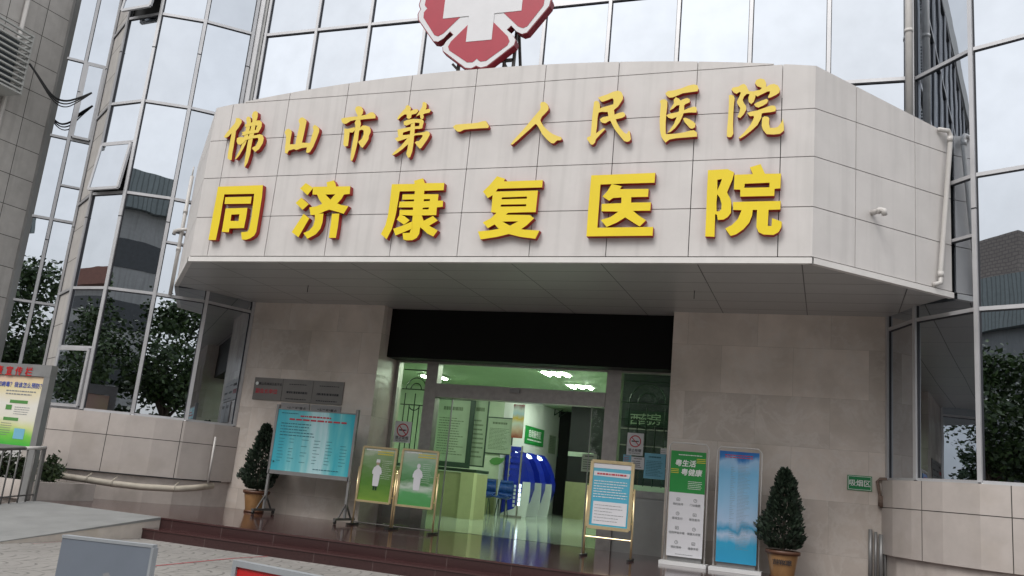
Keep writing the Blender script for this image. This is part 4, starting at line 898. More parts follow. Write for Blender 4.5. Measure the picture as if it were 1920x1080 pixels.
notice((1169, 852), (1183, 868), 'small picture notice on the glass below the right no-smoking sign', 'notice_blue', 'text_red', 5, rows=3)
notice((1184, 856), (1208, 881), 'white printed notice on the glass between two blue ones', 'paper', 'text_black', 6, rows=4)
notice((1209, 849), (1246, 900), 'pale blue printed notice on the glass beside the green banner', 'notice_blue', 'text_teal', 7, rows=10)
notice((1239, 840), (1250, 852), 'tiny white card taped to the glass above the blue notice', 'paper', 'text_grey', 8, rows=2)
notice((1092, 850), (1117, 886), 'faint paper notice on the dark sliding glass at the right', 'board_tone', 'dark_green', 11, y=YD + .03, rows=5)

# ================================================================== stands on the platform
def stand_frame(label, TLx, TRx, zt, zb, y, print_mat, kind, seed, group):
    # gold tubular poster stand: framed sheet held by two uprights on feet
    t = thing('poster_stand', label, 'poster stand', ((TLx + TRx) / 2, y, PZ), group)
    w = TRx - TLx; lean = .05; r = .017
    U = X3; V = Vector((0, lean * 1.0, 1)).normalized(); H = zt - zb
    O = Vector((TLx, y - .05, zb))
    sh = MB(); sh.prism([[(0, 0), (w, 0), (w, H), (0, H)]], O, U, V, Y3 * .02)
    for i, f_ in enumerate(sh.f):
        if len(f_) <= 3: sh.uv[i] = [(p[0] / w, p[1] / H) for p in sh.uv[i]]
    po = sh.build('poster', print_mat, t)
    fr = MB()
    for a, b in (((0, 0), (w, 0)), ((0, H), (w, H)), ((0, 0), (0, H)), ((w, 0), (w, H))):
        fr.bar(O + U * a[0] + V * a[1], O + U * b[0] + V * b[1], (.036 if kind == 'figure' else .05), .036, 0, ref=(0, 1, 0))
    fr.build('frame', 'gold', t)
    for s, x in ((-1, TLx - .045), (1, TRx + .045)):
        lg = MB(); lg.tube([(x, y, PZ + .02), (x, y, zb + H * .62)], r, 10); lg.tube([(x, y - .01, zb + H * .55), (x - s * .05, y - .02, zb + H * .55)], .01, 6); lg.tube([(x, y, zb + .1), (x - s * .05, y - .04, zb + .1)], .01, 6)
        lg.build('leg', 'gold', t, smooth=True)
        ft = MB(); ft.bar((x, y - .20, PZ + .018), (x, y + .20, PZ + .018), .035, .03); ft.build('foot', 'black', t)
    cb = MB(); zc = PZ + (.06 if kind == 'figure' else .30); cb.tube([(TLx - .045, y, zc), (TRx + .045, y, zc)], .012, 8); cb.build('cross_bar', 'frame_steel' if kind == 'figure' else 'gold', t)
    kx = lambda u, v, d=.004: O + U * (u * w) + V * (v * H) - Y3 * d
    if kind == 'figure':
        ink = MB(); ink.lines(kx(.45, .86), U, V, w * .5, H * .09, 2, 0, .8, seed, .1); ink.build('yellow_heading', 'text_yellow', po)
        ink = MB(); ink.lines(kx(.10, .93), U, V, w * .45, H * .05, 1, 0, .8, seed, .1); ink.lines(kx(.62, .42), U, V, w * .32, H * .36, 10, 0, .22, seed + 1); ink.build('print', 'text_white', po)
        # printed figure in a white coat
        g_ = MB(); c = kx(.50, .30, .006); s_ = H * .50
        body = [(-.09, -.02), (.09, -.02), (.12, .0), (.14, .25), (.14, .42), (.19, .42), (.20, .52), (.15, .66), (.07, .72), (.05, .75), (-.05, .75), (-.07, .72), (-.15, .66), (-.20, .52), (-.19, .42), (-.14, .42), (-.14, .25), (-.12, 0)]
        g_.prism([[(x * s_, z * s_) for x, z in body]], c, U, V, Y3 * .001); g_.build('printed_coat', 'paper', po)
        g_ = MB(); hd = [(.07 * math.cos(i * math.pi / 8), .84 + .09 * math.sin(i * math.pi / 8)) for i in range(16)]
        g_.prism([[(x * s_, z * s_) for x, z in hd]], c - Y3 * .001, U, V, Y3 * .001); g_.build('printed_head', 'poster_skin' if seed == 3 else 'paper', po)
        if seed == 3:
            g_ = MB(); g_.prism([[(x * s_, z * s_) for x, z in ((-.08, -.17), (-.02, -.17), (-.01, -.02), (.01, -.02), (.02, -.17), (.08, -.17), (.085, -.02), (-.085, -.02))]], c - Y3 * .001, U, V, Y3 * .001); g_.build('printed_legs', 'dark_green', po)
            g_ = MB(); g_.prism([[(x * s_, z * s_) for x, z in ((-.085, .85), (.085, .85), (.07, .97), (-.07, .97))]], c - Y3 * .002, U, V, Y3 * .001); g_.build('printed_cap', 'paper', po)
    else:
        ink = MB(); ink.prism([[(.0, .90 * H), (w, .90 * H), (w, H), (0, H)]], kx(0, 0, .003), U, V, Y3 * .001); ink.build('white_band', 'paper', po); ink = MB(); ink.prism([[(.06 * w, .78 * H), (.92 * w, .77 * H), (.95 * w, .84 * H), (.06 * w, .85 * H)]], kx(0, 0, .003), U, V, Y3 * .001)
        ink.build('white_band', 'paper', po); ink = MB(); ink.prism([[(.10 * w, .05 * H), (.92 * w, .05 * H), (.92 * w, .39 * H), (.10 * w, .39 * H)]], kx(0, 0, .003), U, V, Y3 * .001); ink.build('white_box', 'paper', po)
        ink = MB(); ink.lines(kx(.14, .785, .006), U, V, w * .74, H * .055, 1, 0, .8, 3, .05); ink.build('heading', 'text_red', po)
        ink = MB(); ink.lines(kx(.08, .44, .006), U, V, w * .84, H * .28, 7, 0, .5, 8, .2); ink.build('print', 'text_white', po)
        ink = MB(); ink.lines(kx(.14, .08, .006), U, V, w * .74, H * .28, 6, 0, .28, 4, .5); ink.build('form', 'text_grey', po)
    return t
M['poster_skin'] = mk('print_skin', (.42, .30, .22), .5, var=0)
M['print_green_a'] = gradient_print('print_green_yellow', [(0, (.17, .30, .045)), (.35, (.09, .22, .035)), (.6, (.13, .25, .08)), (.85, (.25, .36, .20)), (1, (.45, .52, .40))], 1, 0, 1, (2, 9, 1), .5)
M['print_green_b'] = gradient_print('print_green_white', [(0, (.07, .28, .08)), (.22, (.10, .34, .12)), (.34, (.50, .58, .50)), (.45, (.08, .24, .08)), (.7, (.20, .38, .22)), (1, (.48, .54, .48))], 1, 0, 1, (2, 8, 1), .35)
M['print_sky'] = gradient_print('print_sky_blue', [(0, (.06, .36, .52)), (.5, (.085, .40, .56)), (1, (.12, .42, .55))], 1, 0, 1, (3, 3, 1), .2)
YS = 14.25
def sx_(px, py, y=YS): return aty(px, py, y)
stand_frame('gold-framed green poster stand with a nurse, left of the pair by the doors', sx_(678, 890).x - .015, sx_(740, 890).x - .01, sx_(717, 840).z, sx_(700, 941).z, YS, 'print_green_a', 'figure', 3, 'green poster stands in front of the doors')
stand_frame('gold-framed green poster stand with a white-suited figure, right of the pair by the doors', sx_(750, 895).x + .01, sx_(817, 900).x, sx_(790, 845).z, sx_(775, 950).z, YS, 'print_green_b', 'figure', 4, 'green poster stands in front of the doors')
YB = 13.75
stand_frame('gold-framed blue notice stand alone right of the doorway', aty(1107, 925, YB).x, aty(1184, 930, YB).x, aty(1150, 867, YB).z, aty(1135, 990, YB).z, YB, 'print_sky', 'notice', 9, None)

# teal notice board on a wheeled frame
YT = 14.15
a, b, c, d = aty(524, 768, YT), aty(667, 777, YT), aty(508, 880, YT), aty(655, 895, YT)
x0, x1, z0, z1 = (a.x + c.x) / 2, (b.x + d.x) / 2, (c.z + d.z) / 2, (a.z + b.z) / 2
t = thing('notice_board', 'wide teal notice board on a wheeled metal frame beside the potted conifer', 'notice board', ((x0 + x1) / 2, YT, PZ))
M['print_teal'] = gradient_print('print_teal', [(0, (.06, .42, .52)), (.3, (.16, .54, .60)), (.45, (.34, .66, .68)), (.6, (.50, .74, .78)), (.75, (.14, .54, .58)), (1, (.04, .42, .52))], 0, 0, 1, (7, .6, 1), 1.1)
m = MB(); m.box(x0, x1, YT - .02, YT + .02, z0, z1); m.f.append(m.f[2])
m = MB(); m.face([(x0, YT - .025, z0), (x1, YT - .025, z0), (x1, YT - .025, z1), (x0, YT - .025, z1)], 0, [(0, 0), (1, 0), (1, 1), (0, 1)]); m.box(x0, x1, YT - .024, YT + .02, z0, z1, 0, skip=('f',)); po = m.build('printed_sheet', 'print_teal', t)
m = MB(); m.box(x0 - .02, x1 + .02, YT - .035, YT + .03, z0 - .07, z0); m.box(x0 - .02, x1 + .02, YT - .035, YT + .03, z1, z1 + .02)
m.box(x0 - .05, x0, YT - .035, YT + .03, z0 - .07, z1 + .09); m.box(x1, x1 + .05, YT - .035, YT + .03, z0 - .07, z1 + .09); m.build('frame', 'grey_metal', t)
for x in (x0 - .025, x1 + .025):
    m = MB(); m.box(x - .022, x + .022, YT - .02, YT + .02, PZ + .09, z0 - .07); m.build('leg', 'grey_metal', t)
    m = MB(); m.bar((x, YT - .34, PZ + .085), (x, YT + .34, PZ + .085), .05, .04); m.bar((x, YT - .22, PZ + .1), (x, YT - .02, PZ + .34), .025, .025); m.bar((x, YT + .22, PZ + .1), (x, YT + .02, PZ + .34), .025, .025); fo = m.build('foot', 'frame_steel', t)
    for s in (-1, 1): m = MB(); m.tube([(x - .015, YT + s * .31, PZ + .035), (x + .015, YT + s * .31, PZ + .035)], .034, 12); m.bar((x, YT + s * .31, PZ + .035), (x, YT + s * .31, PZ + .08), .02, .02); m.build('caster', 'black', fo)
w, h = x1 - x0, z1 - z0; y = YT - .029
m = MB(); m.lines((x0 + .30 * w, y, z0 + .885 * h), X3, Z3, .44 * w, .05 * h, 1, 0, .8, 2, .1); m.lines((x0 + .16 * w, y, z0 + .825 * h), X3, Z3, .76 * w, .05 * h, 1, 0, .9, 5, .03); m.build('red_heading', 'text_red', po)
m = MB(); m.lines((x0 + .05 * w, y, z0 + .93 * h), X3, Z3, .24 * w, .03 * h, 1, 0, .7, 2, .1); m.lines((x0 + .06 * w, y, z0 + .56 * h), X3, Z3, .46 * w, .24 * h, 5, 0, .5, 12, .3)
for cx_ in (.06, .20, .36, .52, .68, .86):
    for k in range(8):
        if random.random() < .82: m.lines((x0 + cx_ * w, y, z0 + (.14 + .052 * k) * h), X3, Z3, .09 * w, .04 * h, 1, 0, .35, int(cx_ * 100) + k, .5)
m.lines((x0 + .55 * w, y, z0 + .05 * h), X3, Z3, .35 * w, .035 * h, 1, 0, .6, 33, .1); m.build('print', 'text_teal', po)

# roll-up banners
def banner(label, TL, TR, BL, BR, y, lean):
    a, b, c, d = aty(*TL, y), aty(*TR, y), aty(*BL, y), aty(*BR, y)
    x0, x1, z0, z1 = (a.x + c.x) / 2, (b.x + d.x) / 2, PZ + .13, (a.z + b.z) / 2
    t = thing('banner_stand', label, 'banner', ((x0 + x1) / 2, y, PZ), 'roll-up banners by the right marble wall')
    m = MB()
    pts = [(x0, y + .02, PZ + .05), (x0, y + .02, z1 - .06), (x0 + .05, y + .02, z1), (x1 - .05, y + .02, z1), (x1, y + .02, z1 - .06), (x1, y + .02, PZ + .05)]
    m.tube(pts, .013, 10); m.build('tube_frame', 'pvc', t, smooth=True)
    m = MB(); m.box(x0 - .05, x1 + .05, y - .16, y + .16, PZ + .001, PZ + .055); m.build('base', 'white', t)
    m = MB(); m.box(x0 + .05, x1 - .05, y + .03, y + .034, PZ + .06, z1 - .14); m.build('backing', 'grey_metal', t)
    return t, x0, x1, z0, z1
YN = 14.2
t, x0, x1, z0, z1 = banner('green and white roll-up banner reading 粤生活 粤健康', (1258, 826), (1331, 837), (1242, 1050), (1318, 1060), YN, 0)
zt1 = z1 - .13; xa, xb = x0 + .035, x1 - .035; w, h = xb - xa, zt1 - z0; y = YN - .012; zs = z0 + h * .60
m = MB(); m.box(xa, xb, YN - .01, YN + .005, z0, zs); pw = m.build('white_sheet', 'paper', t)
m = MB(); m.box(xa, xb, YN - .01, YN + .005, zs, zt1); pg = m.build('green_sheet', 'poster_green', t)
m = MB(); m.text('粤生活', (xa + .42 * w, y, z0 + .885 * h), X3, Z3, .20 * w, bold=.028, shear=.12); m.text('粤健康', (xa + .60 * w, y, z0 + .80 * h), X3, Z3, .20 * w, bold=.028, shear=.12)
m.lines((xa + .22 * w, y, z0 + .955 * h), X3, Z3, .68 * w, .018 * h, 1, 0, .7, 3, .05); m.lines((xa + .52 * w, y, z0 + .635 * h), X3, Z3, .40 * w, .085 * h, 5, 0, .5, 4, .1); m.build('white_lettering', 'text_white', pg)
m = MB()
for k in range(3): m.box(xa + .74 * w, xb - .01 * w, y - .001, y, z0 + (.895 + .017 * k) * h, z0 + (.901 + .017 * k) * h); m.box(xa + .02 * w, xa + .24 * w, y - .001, y, z0 + (.785 + .017 * k) * h, z0 + (.791 + .017 * k) * h)
m.build('yellow_stripes', 'text_yellow', pg)
m = MB(); its = [['预约挂号', '门诊缴费'], ['医保支付', '报告查询'], ['住院押金补缴', '健康大讲堂'], ['预防接种', '健康体检']]
for i in range(4):
    for j in range(2):
        cx, cz = xa + (.27 + .48 * j) * w, z0 + (.535 - .135 * i) * h
        m.text(its[i][j], (cx, y, cz - .045 * h), X3, Z3, .075 * w, bold=.008)
        r = .045 * w
        if (i + j) % 2:
            n = 14
            for k in range(n): m.bar((cx + r * math.cos(k * 2 * math.pi / n), y, cz + r * math.sin(k * 2 * math.pi / n)), (cx + r * math.cos((k + 1) * 2 * math.pi / n), y, cz + r * math.sin((k + 1) * 2 * math.pi / n)), .007, .001, ref=(0, 1, 0))
            m.bar((cx, y, cz), (cx + r * .6, y, cz), .007, .001, ref=(0, 1, 0)); m.bar((cx, y, cz), (cx, y, cz + r * .6), .007, .001, ref=(0, 1, 0))
        else:
            for p, q in (((-1, -.8), (1, -.8)), ((-1, .8), (1, .8)), ((-1, -.8), (-1, .8)), ((1, -.8), (1, .8)), ((-.6, .1), (.6, .1)), ((-.6, -.3), (.2, -.3))): m.bar((cx + p[0] * r, y, cz + p[1] * r), (cx + q[0] * r, y, cz + q[1] * r), .007, .001, ref=(0, 1, 0))
m.lines((xa + .25 * w, y, z0 + .015 * h), X3, Z3, .5 * w, .012 * h, 1, 0, .7, 8, .1); m.build('icons_and_lettering', 'text_grey', pw)
t, x0, x1, z0, z1 = banner('plain sky-blue roll-up banner between the green banner and a potted conifer', (1345, 835), (1426, 845), (1338, 1055), (1425, 1068), YN - .05, 0)
zt1 = z1 - .06; xa, xb = x0 + .035, x1 - .035; w, h = xb - xa, zt1 - z0; y = YN - .062
M['print_mountain'] = gradient_print('print_mountain', [(0, (.03, .30, .52)), (.16, (.035, .33, .54)), (.24, (.40, .52, .68)), (.30, (.03, .28, .48)), (.37, (.36, .50, .68)), (.6, (.24, .47, .68)), (.8, (.17, .43, .66)), (.9, (.30, .48, .68)), (.95, (.03, .18, .46)), (1, (.02, .13, .40))], 1, 0, 1, (2.2, 2.6, 1), .30)
m = MB(); m.face([(xa, YN - .06, z0), (xb, YN - .06, z0), (xb, YN - .06, zt1), (xa, YN - .06, zt1)], 0, [(0, 0), (1, 0), (1, 1), (0, 1)]); m.box(xa, xb, YN - .059, YN - .045, z0, zt1, 0, skip=('f',)); pw = m.build('blue_sheet', 'print_mountain', t)
m = MB(); m.lines((xa + .14 * w, y, z0 + .935 * h), X3, Z3, .72 * w, .04 * h, 2, 0, .7, 3, .05); m.build('red_heading', 'text_red', pw)
m = MB(); m.lines((xa + .48 * w, y, z0 + .12 * h), X3, Z3, .32 * w, .76 * h, 60, 0, .3, 6, .5); m.lines((xa + .30 * w, y, z0 + .2 * h), X3, Z3, .14 * w, .66 * h, 40, 0, .25, 9, .8); m.build('small_print', 'text_grey', pw)

# ================================================================== potted conifers, planter shrubs
def conifer(x, y, z, ht, rad, label, text=None):
    t = thing('potted_conifer', label, 'potted plant', (x, y, z), 'potted conifers on the platform')
    ph = .40; m = MB(); m.lathe([(0, 0), (.15, 0), (.165, .03), (.20, .22), (.225, ph - .06)], (x, y, z + .002), 28); pt = m.build('pot', 'pot_orange', t, smooth=True)
    m = MB(); m.lathe([(.226, ph - .06), (.25, ph - .055), (.255, ph - .005), (.235, ph), (.215, ph - .03)], (x, y, z + .002), 28); m.lathe([(.16, -.001), (.185, .0), (.185, .03), (.16, .035)], (x, y, z + .002), 28); m.build('pot_rim', 'pot_brown', pt, smooth=True)
    m = MB(); m.lathe([(.222, ph - .05), (0, ph - .045)], (x, y, z), 20); m.build('soil', 'soil', pt)
    if text:
        m = MB()
        for k, ch in enumerate(text):
            an = -1.57 - .33 * (1.5 - k) * 1.0; rr = .216
            m.text(ch, (x + rr * math.cos(an), y + rr * math.sin(an), z + .24), Vector((-math.sin(an), math.cos(an), 0)), Vector((.085 * math.cos(an), .085 * math.sin(an), 1)), .085, bold=.02)
        m.build('pot_lettering', 'text_black', pt)
    rnd = random.Random(int(x * 100)); m = MB(); m.tube([(x, y, z + ph - .06), (x + .01, y, z + ht * .6), (x, y, z + ht - .1)], [.03, .02, .006], 7); m.build('trunk', 'bark', t)
    lf = MB(); n = 5200
    lob = [(rnd.uniform(0, 6.28), rnd.uniform(.1, .95), rnd.uniform(.70, 1.30)) for _ in range(34)]
    for i in range(n):
        u = rnd.random() ** 1.25; zz = ph + .02 + u * (ht - ph - .02)
        prof = rad * (min(1, (u + .06) / .20) ** .6) * (1 - u) ** .66 * 1.12 + .012
        an = rnd.uniform(0, 6.283); k_ = 1.0
        for la, lu, ls in lob:
            da = abs((an - la + math.pi) % (2 * math.pi) - math.pi)
            if da < .6 and abs(u - lu) < .09: k_ *= ls
        r = prof * k_ * (rnd.uniform(.35, 1.0) ** .5)
        p = Vector((x + r * math.cos(an), y + r * math.sin(an), z + zz))
        d = Vector((math.cos(an) * .7 + rnd.uniform(-.4, .4), math.sin(an) * .7 + rnd.uniform(-.4, .4), rnd.uniform(.35, 1.3))).normalized()
        s = d.orthogonal().normalized(); s = (s * math.cos(i) + d.cross(s) * math.sin(i)); L_ = rnd.uniform(.035, .085); w_ = L_ * .30
        lf.face([p, p + d * L_ * .5 + s * w_, p + d * L_, p + d * L_ * .5 - s * w_])
    lf.build('foliage', 'leaf_conifer', t); return t
yq = 14.38; c_ = aty(478, 945, yq); conifer(c_.x, yq, PZ, aty(488, 797, yq).z - PZ, .295, 'bushy conifer in an orange pot left of the teal board')
yq = 14.1; c_ = aty(1468, 1030, yq); conifer(c_.x, yq, PZ, aty(1466, 882, yq).z - PZ, .315, 'pointed conifer in a lettered brown pot right of the blue banner', '吉祥如意')
t = thing('planter', 'low plastered planter wall filled with dark shrubs beside the ramp', 'planter', (-13.3, 11.7, 0))
m = MB(); m.box(-14.8, -12.1, 11.08, 11.26, 0, .58); m.box(-12.28, -12.1, 11.26, 12.35, 0, .58, 0, skip=('f',)); m.box(-14.8, -14.62, 11.26, 12.35, 0, .58, 0, skip=('f',)); m.build('planter_wall', 'base_low', t)
m = MB(); m.face([(-14.62, 11.26, .52), (-12.28, 11.26, .52), (-12.28, 12.42, .52), (-14.62, 12.42, .52)]); m.build('soil', 'soil', t)
def shrub(x, y, z, h, r, n, label, seed):
    t = thing('shrub', label, 'shrub', (x, y, z), 'shrubs in the planter'); rnd = random.Random(seed)
    st = MB(); lf = MB()
    for b in range(9):
        an = rnd.uniform(0, 6.28); rr = r * rnd.uniform(.2, .9); tip = Vector((x + rr * math.cos(an), y + rr * math.sin(an), z + h * rnd.uniform(.55, 1))); st.tube([(x, y, z - .02), Vector((x, y, z)).lerp(tip, .5) + Vector((0, 0, .04)), tip], [.012, .008, .004], 5)
        for i in range(n // 9):
            f = rnd.uniform(.25, 1.05); p = Vector((x, y, z)).lerp(tip, f) + Vector([rnd.gauss(0, .05) for _ in range(3)])
            d = Vector((rnd.uniform(-1, 1), rnd.uniform(-1, 1), rnd.uniform(-.2, 1))).normalized(); s = d.orthogonal().normalized(); s = s * math.cos(i) + d.cross(s) * math.sin(i); L_ = rnd.uniform(.05, .10); w_ = L_ * .28
            lf.face([p, p + d * L_ * .5 + s * w_, p + d * L_, p + d * L_ * .5 - s * w_])
    st.build('stems', 'bark', t); lf.build('foliage', 'leaf_shrub', t)
shrub(-12.45, 11.65, .52, .50, .16, 420, 'small upright shrub at the right end of the planter by the pipe', 2)
shrub(-12.75, 11.9, .52, .36, .34, 650, 'low dark shrub in the planter behind the railing end', 4)
shrub(-13.15, 11.55, .52, .42, .36, 700, 'dark shrub in the planter below the publicity board', 5)
shrub(-13.75, 11.7, .52, .40, .38, 700, 'dark shrub in the planter at the left edge of the picture', 6)

# publicity board
YPB = 11.02
xr = aty(103, 684, YPB).x; zt2 = aty(100, 686, YPB).z; xl = xr - 1.92
zh0, zp1, zp0 = aty(82, 708, YPB).z, aty(82, 712, YPB).z - .0, aty(62, 838, YPB).z
t = thing('publicity_board', 'grey framed publicity board with red lettering and a colourful health poster', 'notice board', ((xl + xr) / 2, YPB, .1))
m = MB(); m.box(xl, xr, YPB - .05, YPB + .08, zh0 + .01, zt2); hd_ = m.build('header', 'grey_metal', t)
for x in (xl, xr - .13): m = MB(); m.box(x, x + .13, YPB - .045, YPB + .075, .02, zh0 + .009); m.build('post', 'grey_metal', t)
m = MB(); m.box(xl + .13, xr - .13, YPB - .04, YPB + .07, zp0 - .07, zp0); m.build('bottom_rail', 'grey_metal', t)
M['print_health'] = gradient_print('print_health', [(0, (.05, .42, .05)), (.14, (.20, .55, .08)), (.24, (.62, .66, .30)), (.38, (.72, .70, .60)), (.6, (.74, .72, .66)), (.85, (.74, .64, .36)), (1, (.70, .48, .40))], 1, 0, 1, (1.3, 1.3, 1), .38)
pa, pb = xl + .13, xr - .13
m = MB(); m.face([(pa, YPB - .02, zp0), (pb, YPB - .02, zp0), (pb, YPB - .02, zh0), (pa, YPB - .02, zh0)], 0, [(0, 0), (1, 0), (1, 1), (0, 1)]); m.box(pa, pb, YPB - .019, YPB + .03, zp0, zh0, 0, skip=('f',)); po = m.build('poster', 'print_health', t)
cxs = [aty(px, 690, YPB).x for px in (-13, 5, 24, 42, 61)]
m = MB()
for ch, x in zip('健康宣传栏', cxs): m.text(ch, (x, YPB - .056, aty(30, 696, YPB).z), X3, Z3, .165, bold=.022)
m.build('red_lettering', 'red_panel', hd_)
w, h = pb - pa, zh0 - zp0; y = YPB - .024
m = MB(); m.text('什么是诺如病毒？我该怎么预防？', (pb - .42 * w, y, zp0 + .87 * h), X3, Z3, .058 * w, bold=.02); m.build('blue_title', 'text_blue', po)
m = MB()
for (u, v, ww) in ((.60, .60, .24), (.56, .345, .20), (.14, .62, .24), (.12, .36, .22)): m.box(pa + u * w, pa + (u + ww) * w, y, y + .002, zp0 + v * h, zp0 + (v + .045) * h)
m.box(pa + .56 * w, pa + .64 * w, y, y + .002, zp0 + .50 * h, zp0 + .57 * h); m.build('green_tabs', 'leaf_green', po)
m = MB(); m.lines((pa + .52 * w, y, zp0 + .71 * h), X3, Z3, .42 * w, .09 * h, 2, 0, .6, 3, .2); m.lines((pa + .68 * w, y, zp0 + .43 * h), X3, Z3, .26 * w, .13 * h, 4, 0, .4, 5); m.lines((pa + .54 * w, y, zp0 + .12 * h), X3, Z3, .16 * w, .20 * h, 6, 0, .4, 7); m.lines((pa + .08 * w, y, zp0 + .2 * h), X3, Z3, .34 * w, .38 * h, 10, 0, .4, 8); m.build('small_print', 'text_grey', t)
m = MB(); m.box(pa + .74 * w, pa + .88 * w, y, y + .002, zp0 + .09 * h, zp0 + .24 * h); m.box(pa + .36 * w, pa + .48 * w, y, y + .002, zp0 + .14 * h, zp0 + .32 * h); m.build('printed_pictures', 'notice_blue', po)
# railing along the ramp's left edge
t = thing('ramp_railing', 'grey metal railing with upright bars along the left edge of the ramp', 'railing', (-11.95, 9.4, .1))
rz = lambda y: .006 + (y - RY0) / (YE - RY0) * PZ
m = MB(); m.tube([(-11.95, 8.15, .02), (-11.95, 8.15, rz(8.15) + .82), (-11.95, 8.25, rz(8.2) + .86), (-11.95, 10.95, rz(10.95) + .84)], .024, 10); m.tube([(-11.95, 8.15, rz(8.2) + .12), (-11.95, 10.95, rz(10.95) + .10)], .012, 8); m.build('top_rail', 'rail_metal', t, smooth=True)
m = MB(); m.tube([(-11.95, 10.62, rz(10.6) + .845), (-11.95, 11.0, rz(10.95) + .845)], .029, 10); m.build('rail_sleeve', 'pvc', t, smooth=True)
for k in range(19):
    y = 8.3 + k * .148; m = MB(); m.tube([(-11.95, y, rz(y)), (-11.95, y, rz(y) + .85)], .0125, 8); m.build('baluster', 'rail_metal', t, smooth=True)
m = MB(); m.bar((-11.95, 10.97, rz(10.9)), (-11.95, 10.97, rz(10.95) + .85), .05, .05); m.build('end_post', 'rail_metal', t)

# boards in the foreground
def fboard(label, TL, TR, ztop, mats, rim, wide=None):
    a, b = atz(*TL, ztop), atz(*TR, ztop)
    U = (b - a); U.z = 0; L_ = wide or U.length; U.normalize(); N = Vector((-U.y, U.x, 0))
    t = thing('barrier_board', label, 'barrier', (a + U * L_ / 2) - Z3 * ztop, 'portable boards standing in the foreground')
    m = MB(); zb = .18; dp = .045
    if rim:
        e = .028
        for (u0, u1, q0, q1) in ((0, L_, ztop - e, ztop), (0, L_, zb, zb + e), (0, e, zb + e, ztop - e), (L_ - e, L_, zb + e, ztop - e)): m.obox(a - Z3 * ztop + U * u0 + Z3 * q0, U * (u1 - u0), N * dp, Z3 * (q1 - q0))
        m.build('frame', mats[1], t)
        m = MB(); m.obox(a - Z3 * ztop + U * e + N * .012 + Z3 * (zb + e), U * (L_ - 2 * e), N * .02, Z3 * (ztop - zb - 2 * e)); m.build('panel', mats[0], t)
    else:
        m.obox(a - Z3 * ztop + Z3 * zb, U * L_, N * dp, Z3 * (ztop - zb)); m.build('panel', mats[0], t)
        m = MB()
        for z in (zb, ztop - .012): m.obox(a - Z3 * ztop + U * -.003 - N * .003 + Z3 * z, U * (L_ + .006), N * (dp + .006), Z3 * .015)
        m.obox(a - Z3 * ztop + U * (L_ - .003) - N * .003 + Z3 * (zb + .015), U * .014, N * (dp + .006), Z3 * (ztop - zb - .027)); m.build('edging', mats[1], t)
        m = MB(); c = a - Z3 * .17 + U * (L_ * .52) - N * .002
        m.prism([[(0, 0), (.012, -.05), (.03, -.12), (.05, -.13), (.055, -.02), (.03, .01)]], c, U, Z3, N * .0015); m.build('scuff_mark', 'text_grey', t)
    for u in (.08, L_ - .08):
        m = MB(); o = a - Z3 * ztop + U * u + N * dp / 2; m.bar(o, o + Z3 * (zb + .01), .03, .03); m.bar(o - N * .22 + Z3 * .015, o + N * .22 + Z3 * .015, .04, .03); m.build('foot', 'panel_edge', t)
    return t, a, U, N, L_
fboard('plain blue-grey barrier board standing before the ramp', (118, 1004), (286, 1023), .8, ['panel_blue_grey', 'panel_edge'], False)
fboard('red barrier board in a grey frame at the bottom edge of the picture', (437, 1050), (592, 1080), .8, ['red_panel', 'panel_edge'], True, 1.0)

# ================================================================== things in the lobby
def at_box(px0, px1, py, y): return aty(px0, py, y).x, aty(px1, py, y).x
# seats
def chair(x, y, label):
    t = thing('waiting_chair', label, 'chair', (x, y, PZ), 'blue plastic chairs in the lobby'); m = MB(); w = .235; sh = PZ + .52
    prof = [(-.24, .02), (-.20, .035), (-.05, 0), (.12, -.01), (.20, .03), (.235, .12), (.265, .32), (.28, .40)]   # y back, z up
    n = 9
    rows = []
    for py_, pz_ in prof:
        wd = w * (1.0 if pz_ < .2 else 1.0 - (pz_ - .2) * .9); rows.append([Vector((x + wd * (2 * k / n - 1), y + py_ * 1.2 - .05 * abs(2 * k / n - 1) ** 2 * (1 if pz_ > .1 else 0), sh + pz_ * 1.3 + .05 * abs(2 * k / n - 1) ** 3 * (pz_ < .1))) for k in range(n + 1)])
    for r0, r1 in zip(rows, rows[1:]):
        for k in range(n): m.face([r0[k], r0[k + 1], r1[k + 1], r1[k]])
    o = m.build('shell', 'chair_blue', t, smooth=True); md = o.modifiers.new('thickness', 'SOLIDIFY'); md.thickness = .015
    for s in (-1, 1):
        m = MB(); m.tube([(x + s * .15, y - .12, PZ), (x + s * .12, y, sh - .03)], .015, 6); m.tube([(x + s * .15, y + .17, PZ), (x + s * .12, y + .05, sh - .03)], .015, 6); m.build('leg', 'dark_green', t)
    return t
yc = 24.6
chair(aty(909, 930, yc).x, yc, 'blue plastic chair, the left of two in the lobby')
chair(aty(942, 930, yc).x, yc, 'blue plastic chair, the right of two in the lobby')
